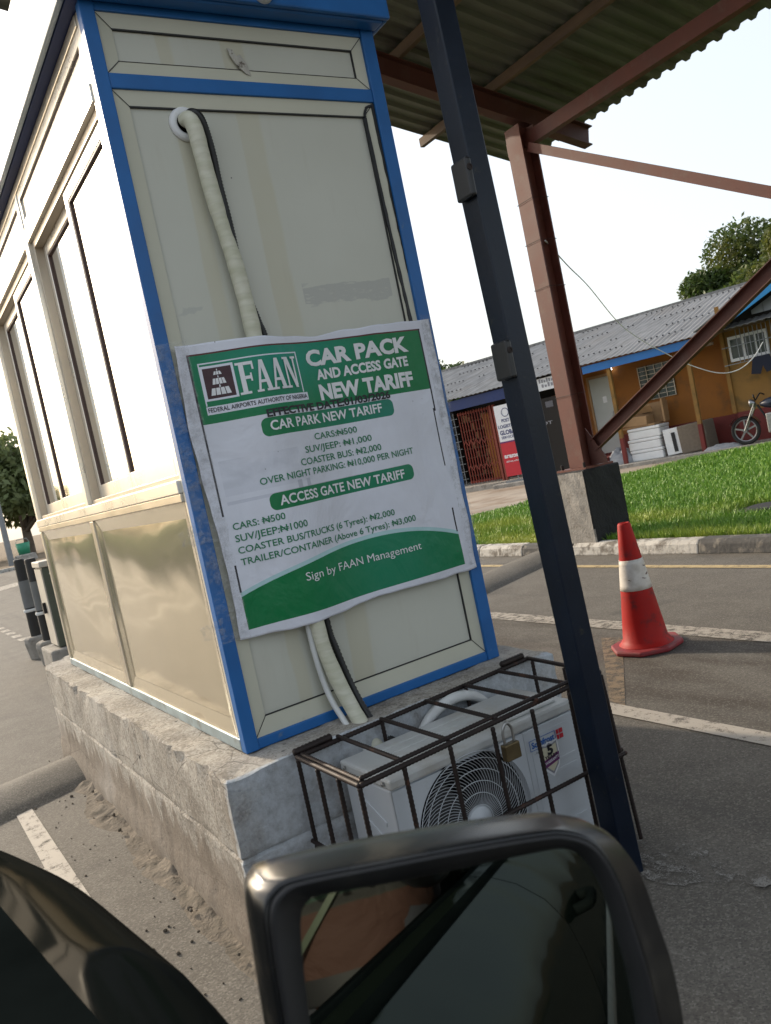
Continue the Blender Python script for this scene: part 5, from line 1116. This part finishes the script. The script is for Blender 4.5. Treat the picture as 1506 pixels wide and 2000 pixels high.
def goods():
    W_ = lambda: MB(T=BT)
    lab = ('white foam box at the bottom of the stack by the ochre wall', 'white foam box in the middle of the stack by the ochre wall', 'white foam box on top of the stack under the cardboard boxes')
    for k in range(3):
        z = .10+k*.245; t = thing('foam_box', lab[k], 'box', tuple(BT((8.1, 17.95, z))), 'stacked foam boxes')
        d = (.0, .02, -.012)[k]
        W_().box((7.72+d, 17.62, z), (8.46+d, 18.15, z+.17)).build('body', 'foam', t, bevel=.02); W_().box((7.71+d, 17.61, z+.174), (8.47+d, 18.16, z+.24)).build('lid', 'foam', t, bevel=.02)
    c = thing('cardboard_box', 'flat brown cardboard box lying on top of the foam boxes', 'box', tuple(BT((8.1, 17.9, .84))))
    W_().box((7.85, 17.62, .838), (8.55, 18.1, .875)).build('tray', 'cardboard', c, rot if False else None) if False else MB(T=BT).box((7.80, 17.62, .840), (8.56, 18.1, .88)).build('tray', 'cardboard', c)
    W_().box((7.95, 17.6, .885), (8.62, 18.0, 1.09), rot=Matrix.Rotation(R(-4), 3, 'Y')).build('body', 'cardboard', c, bevel=.01)
    c = thing('cardboard_box', 'torn open cardboard box leaning at the wall above the foam boxes', 'box', tuple(BT((7.9, 18.2, .9))))
    b = W_(); b.box((7.66, 18.12, .86), (8.42, 18.16, 1.32), rot=Matrix.Rotation(R(-5), 3, 'X')); b.box((7.66, 17.9, .86), (7.70, 18.115, 1.38)); b.box((7.9, 17.85, 1.12), (8.4, 17.87, 1.30), rot=Matrix.Rotation(R(35), 3, 'X')); b.build('flaps', 'cardboard', c)
    W_().lathe([(.0, .0), (.09, .01), (.1, .06), (.05, .1)], (8.1, 18.0, 1.11), 14).build('contents', 'dark_room', c)
    sp = thing('speaker_cabinet', 'grey carpeted speaker cabinet with pale front lying beside the foam boxes', 'speaker', tuple(BT((7.2, 17.9, .1))))
    R2 = Matrix.Rotation(R(3), 3, 'Y')
    W_().box((6.72, 17.6, .11), (7.32, 18.2, .72), rot=R2).build('body', 'carpet', sp, bevel=.03)
    W_().box((7.323, 17.66, .12), (7.66, 17.70, .69), rot=R2).build('front', 'foam', sp, bevel=.01); W_().box((7.40, 17.645, .18), (7.48, 17.658, .60), rot=R2).build('slot', 'void', sp)
    def lump(name, lab_, cat, c, rx_, ry_, rz_, m_, seed):
        b = W_(); b.grid(lambda u, v: Vector((c[0]+rx_*math.cos(u*6.2832)*math.cos(v*1.5708)*(1+.22*noise.noise((math.cos(u*6.28)*2, math.sin(u*6.28)*2, v*3+seed))), c[1]+ry_*math.sin(u*6.2832)*math.cos(v*1.5708), c[2]+rz_*math.sin(v*1.5708)*(1+.35*noise.noise((u*9, v*5, seed+1))))), 32, 12)
        tag(b.build(name, m_, smooth=True, loc=tuple(BT(c))), lab_, cat)
    lump('tarpaulin', 'crumpled grey tarpaulin bundle between the door and the foam boxes', 'tarpaulin', (8.75, 17.75, .08), .36, .28, .36, 'sack', 2)
    lump('rag', 'flat grey rag on the porch edge near the motorcycle wheel', 'rag', (6.35, 17.45, .09), .42, .16, .10, 'sack', 7)
    b = W_(); b.prism([(5.62, 17.86, 1.80), (5.30, 17.86, 1.80), (5.22, 17.86, 1.48), (5.40, 17.86, 1.45), (5.45, 17.86, 1.60), (5.52, 17.86, 1.44), (5.70, 17.86, 1.47)], (0, .02, 0))
    tag(b.build('shorts', 'navy_cloth', loc=tuple(BT((5.45, 17.86, 1.6)))), 'dark shorts hung to dry under the caged window', 'shorts')
goods()

def motorcycle():
    t = thing('motorcycle', 'parked motorcycle with silver spoked front wheel beside the maroon wall', 'motorcycle', tuple(BT((5.05, 17.3, .08))))
    W_ = lambda: MB(T=lambda p: BT(p-Vector((.15, 0, 0)))); n_ = 17.35; z0 = .10
    MO_ = -.13
    for s_, nm in ((5.98, 'f'), (4.72, 'r')):
        r = .285; w_ = W_(); w_.tube([(s_+(r-.03)*math.cos(a), n_, z0+r+(r-.03)*math.sin(a)) for a in [i*.1309 for i in range(48)]], .036, 8, closed=True); wo = w_.build('wheel', 'tyre', t, smooth=True)
        rm = W_(); rm.tube([(s_+.215*math.cos(a), n_, z0+r+.215*math.sin(a)) for a in [i*.1309 for i in range(48)]], .016, 8, closed=True); rm.lathe([(.0, -.05), (.045, -.05), (.045, .05), (0, .05)], (s_, n_, z0+r), 16, axis='y')
        for k in range(5): a = k*1.2566+.3; rm.beam((s_, n_, z0+r), (s_+.21*math.cos(a), n_, z0+r+.21*math.sin(a)), .034, .025, up=(0, 1, 0))
        rm.build('rim', 'chrome', wo)
        fd = W_(); fd.grid(lambda u, v: Vector((s_+(r+.03)*math.cos(R(30+130*u)), n_-.06+.12*v, z0+r+(r+.03)*math.sin(R(30+130*u)))), 14, 3); fd.build('mudguard', 'chrome', t)
    f = W_()
    for dn in (-.06, .06): f.tube([(5.98, n_+dn, z0+.285), (5.72, n_+dn, z0+.78)], .02, 8)
    f.build('fork', 'steel', t)
    W_().tube(smooth_path([(5.62, n_-.33, 1.02), (5.66, n_-.2, 1.06), (5.70, n_, .95), (5.66, n_+.2, 1.06), (5.62, n_+.33, 1.02)], 6), .014, 8).build('handlebar', 'void', t)
    W_().lathe([(0, -.02), (.05, 0), (.085, .07), (.08, .09), (0, .1)], (5.72, n_, .90), 18, axis='x').build('headlight', 'chrome', t, smooth=True)
    W_().grid(lambda u, v: Vector((5.62-.5*u, n_+.13*math.cos(v*6.2832)*math.sin(.35+u*2.5), .85+.11*math.sin(v*6.2832)*math.sin(.35+u*2.5))), 14, 18).build('tank', 'bike_blue', t, smooth=True)
    W_().box((4.55, n_-.11, .80), (5.12, n_+.11, .88)).build('seat', 'black_plastic', t, bevel=.03)
    e = W_(); e.box((5.04, n_-.14, .27), (5.52, n_+.14, .66)); e.lathe([(.10, -.14), (.10, .14)], (5.2, n_, .40), 18, axis='y'); e.build('engine', 'steel', t, bevel=.02)
    e = W_(); e.tube([(5.68, n_, .85), (5.45, n_, .35), (5.05, n_, .32), (4.72, n_, .385)], .022, 8); e.tube([(5.6, n_, .82), (5.1, n_, .76), (4.6, n_, .8)], .02, 8); e.build('frame', 'void', t)
    e = W_(); e.box((4.85, n_-.10, .52), (5.22, n_+.10, .78)); e.box((4.45, n_-.09, .72), (4.62, n_+.09, .86)); e.box((5.22, n_-.13, .60), (5.40, n_+.13, .72)); e.build('side_panel', 'black_plastic', t, bevel=.03)
    W_().tube([(5.4, n_-.14, .3), (5.1, n_-.15, .24), (4.5, n_-.15, .32)], [.02, .03, .045], 10).build('exhaust', 'chrome', t, smooth=True)
    W_().beam((5.15, n_-.1, .3), (5.2, n_-.3, .1), .02, .02).build('kickstand', 'void', t)
motorcycle()
P = smooth_path([(5.93, 5.879, 3.034), (7.239, 6.899, 3.03), (8.833, 8.123, 3.039), (10.918, 9.542, 2.695), (12.289, 10.246, 2.411), (13.263, 10.634, 2.184), (13.622, 10.501, 1.917), (14.086, 10.215, 1.624), (14.377, 9.978, 1.59), (14.628, 9.787, 1.748), (14.835, 9.655, 2.012)], 10)
tag(MB().tube(P, .008, 6).build('cable', 'white_pipe', loc=tuple(P[0])), 'thin pale cable slung from the canopy column to the caged window', 'cable')

# ------------------------------------------------------------------ barrier cabinet, bollards, lamp posts beyond the booth
def far_left():
    t = thing('barrier_cabinet', 'dark green barrier cabinet on a concrete block beyond the booth', 'cabinet', (1.28, 8.3, .24))
    MB().box((1.20, 8.05, .24), (1.58, 8.42, .985)).build('body', 'cab_green', t, bevel=.01); MB().box((1.18, 8.03, .986), (1.60, 8.44, 1.04)).build('lid', 'cab_face', t, bevel=.008)
    MB().box((1.188, 8.06, .26), (1.199, 8.41, .97)).build('door', 'cab_face', t); MB().box((1.16, 8.2, .56), (1.187, 8.27, .66)).build('latch', 'void', t)
    lb = MB(); put_text(lb, 'ATLAS', 1.25, 1.47, .915, .045, lambda u, v: Vector((u, 8.047, v)), .02); lb.build('lettering', 'ink_white', t)
    mb = MB().box((1.10, 7.95, 0), (1.66, 8.5, .238)); tag(mb.build('concrete_block', 'concrete_grey', bevel=.02, loc=(1.3, 8.2, 0)), 'pale concrete block under the dark green barrier cabinet', 'block')
    labs = ('black and grey bollard nearer the barrier cabinet in a concrete foot', 'black and grey bollard farther from the booth in a concrete foot')
    for k, (x, y) in enumerate(((1.235, 8.85), (1.215, 9.5))):
        b = thing('bollard', labs[k], 'bollard', (x, y, 0), 'bollards beside the barrier cabinet'); r = .052
        MB().lathe([(r, .2), (r, 1.06), (r*.9, 1.07)], (x, y, 0), 24).build('post', 'black_plastic', b, smooth=False); MB().lathe([(r+.003, .55), (r+.003, .84)], (x, y, 0), 24).build('sleeve', 'sleeve_grey', b)
        MB().lathe([(r+.012, .505), (r+.016, .52), (r+.012, .535)], (x, y, 0), 24).build('strap', 'white_pipe', b)
        MB().lathe([(.105, 0), (.135, .19), (.13, .235), (.11, .245)], (x, y, 0), 8).build('foot', 'concrete_grey', b, bevel=.015)
    def lamp(x, y, h, label, arm):
        b = thing('street_lamp', label, 'street lamp', (x, y, 0), None)
        MB().tube([(x, y, 0), (x, y, h)], [.15, .07], 12).build('pole', 'galv', b); MB().tube([(x, y, h), (x+arm*.6, y, h+.25), (x+arm, y, h+.3)], .04, 8).build('arm', 'galv', b); MB().box((x+arm-.3, y-.15, h+.25), (x+arm+.4, y+.15, h+.38)).build('head', 'galv', b, bevel=.03)
    lamp(5.3, 44, 9, 'grey lamp post standing by the white kerb before the trees', -1.5)
    bk = thing('bucket', 'green bucket on the far verge under the tree', 'bucket', (6.45, 47.5, .35))
    MB().lathe([(.0, .35), (.28, .35), (.36, .95), (.33, .95), (.3, .7)], (6.45, 47.5, 0), 20).build('body', 'bucket', bk, smooth=True); MB().tube([(6.11, 47.5, .93), (6.2, 47.5, 1.15), (6.7, 47.5, 1.15), (6.79, 47.5, .93)], .02, 6).build('handle', 'steel', bk)
    tag(MB().lathe([(.6, 0), (.55, .3), (.4, .348)], (6.45, 47.5, 0), 9).build('rock', 'concrete_grey', loc=(6.45, 47.5, 0)), 'grey rock under the green bucket on the far verge', 'rock')
far_left()

# ------------------------------------------------------------------ trees
def tree(x, y, h, cr, label, leafm='leaf', n=9000, ls=.16, seed=1, group=None, trunk=.35, low=.35, z0=0, cz_=.62):
    t = thing('tree', label, 'tree', (x, y, z0), group); r_ = np.random.default_rng(seed); rnd = random.Random(seed)
    th = h*low; b = MB(); b.tube(smooth_path([(x, y, z0-.1), (x+.1*rnd.uniform(-1, 1), y, z0+th*.6), (x+.2*rnd.uniform(-1, 1), y+.1, z0+th+h*.15)], 5), [trunk*(1-.5*k/10) for k in range(11)], 10)
    cl = []
    for k in range(26):
        a = rnd.random()*6.283; e = rnd.uniform(-.35, 1.0); rr = cr*rnd.uniform(.35, .95)*math.cos(e*.9)
        cl.append((x+rr*math.cos(a), y+rr*math.sin(a), z0+h*cz_+e*h*.36, cr*rnd.uniform(.22, .40)))
        if k % 3 == 0: b.tube([(x, y, z0+th*.9), ((x+cl[-1][0])/2, (y+cl[-1][1])/2, (z0+th+cl[-1][2])/2+.2), cl[-1][:3]], [trunk*.35, trunk*.2, trunk*.06], 6)
    b.build('trunk', 'bark', t, smooth=True)
    C_ = np.array(cl); k = r_.integers(0, len(C_), n); d = r_.normal(size=(n, 3)); d /= np.linalg.norm(d, axis=1)[:, None]; rad = r_.random(n)**.4
    p = C_[k, :3]+d*(C_[k, 3]*rad)[:, None]*np.array([1.15, 1.15, .85]); p = p[p[:, 2] > z0+th*.7]; n = len(p)
    u = r_.normal(size=(n, 3)); u[:, 2] -= .5; u /= np.linalg.norm(u, axis=1)[:, None]; w_ = np.cross(u, r_.normal(size=(n, 3))); w_ /= np.linalg.norm(w_, axis=1)[:, None]
    L_ = ls*(.6+.8*r_.random(n))[:, None]; V = np.stack([p, p+u*L_*.5+w_*L_*.24, p+u*L_, p+u*L_*.5-w_*L_*.24], 1).reshape(-1, 3)
    me = bpy.data.meshes.new('crown'); me.from_pydata(V.tolist(), [], [(4*i, 4*i+1, 4*i+2, 4*i+3) for i in range(n)]); me.update(); link('crown', me, leafm, t)
tree(29.4, 17.6, 6.8, 3.5, 'bushy mango tree with glossy leaves rising behind the zinc roof', n=75000, ls=.19, seed=4, trunk=.3)
tree(24.6, 32.5, 5.6, 1.6, 'small dark tree just left of the shop roof end', n=4000, ls=.3, seed=11, trunk=.2)
def added_hedge():  # unseen greenery added so the bronze panels reflect a dark band
    t = thing('added_hedge', 'added unseen leafy row that darkens reflections in the bronze booth panels', 'added_hedge', (-8, 30, 0)); n = 26000
    y = 12+rng.random(n)*60; x = -3.4-(y-12)*.10+rng.normal(size=n)*.45-1.2; z = rng.random(n)**.7*(1.12+.2*np.array([noise.noise((a*.6, 0, 0)) for a in y]))
    p = np.c_[x, y, z]; u = rng.normal(size=(n, 3)); u /= np.linalg.norm(u, axis=1)[:, None]; w_ = np.cross(u, rng.normal(size=(n, 3))); w_ /= np.linalg.norm(w_, axis=1)[:, None]; L_ = .26
    V = np.stack([p, p+u*L_*.5+w_*L_*.28, p+u*L_, p+u*L_*.5-w_*L_*.28], 1).reshape(-1, 3)
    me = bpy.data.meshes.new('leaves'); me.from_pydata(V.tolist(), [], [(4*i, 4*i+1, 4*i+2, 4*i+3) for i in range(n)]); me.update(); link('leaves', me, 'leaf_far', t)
    b = MB()
    for k in range(40): b.tube([(-4.6-k*.15, 12+k*1.5, 0), (-4.6-k*.15, 12+k*1.5, 1.1)], .04, 5)
    b.build('stems', 'bark', t)
added_hedge()
fl = [(8.2, 58, 8.0, 5.0), (3.0, 64, 8.5, 5.5), (-6, 118, 6.0, 5.0), (-17, 120, 6.6, 5.5), (-30, 118, 6, 5), (-44, 120, 6.5, 6), (-60, 120, 6.5, 6), (13.5, 64, 8.5, 5.0)]
tl = ['leafy roadside tree directly behind the grey lamp post', 'broad roadside tree left of the one by the lamp post', 'roadside tree reflected in the booth panels, third leftward', 'tall roadside tree reflected in the booth panels, fourth leftward', 'roadside tree fifth to the left beyond the junction', 'roadside tree sixth to the left beyond the junction', 'tallest roadside tree at the left end of the row', 'roadside tree to the right of the one by the lamp post']
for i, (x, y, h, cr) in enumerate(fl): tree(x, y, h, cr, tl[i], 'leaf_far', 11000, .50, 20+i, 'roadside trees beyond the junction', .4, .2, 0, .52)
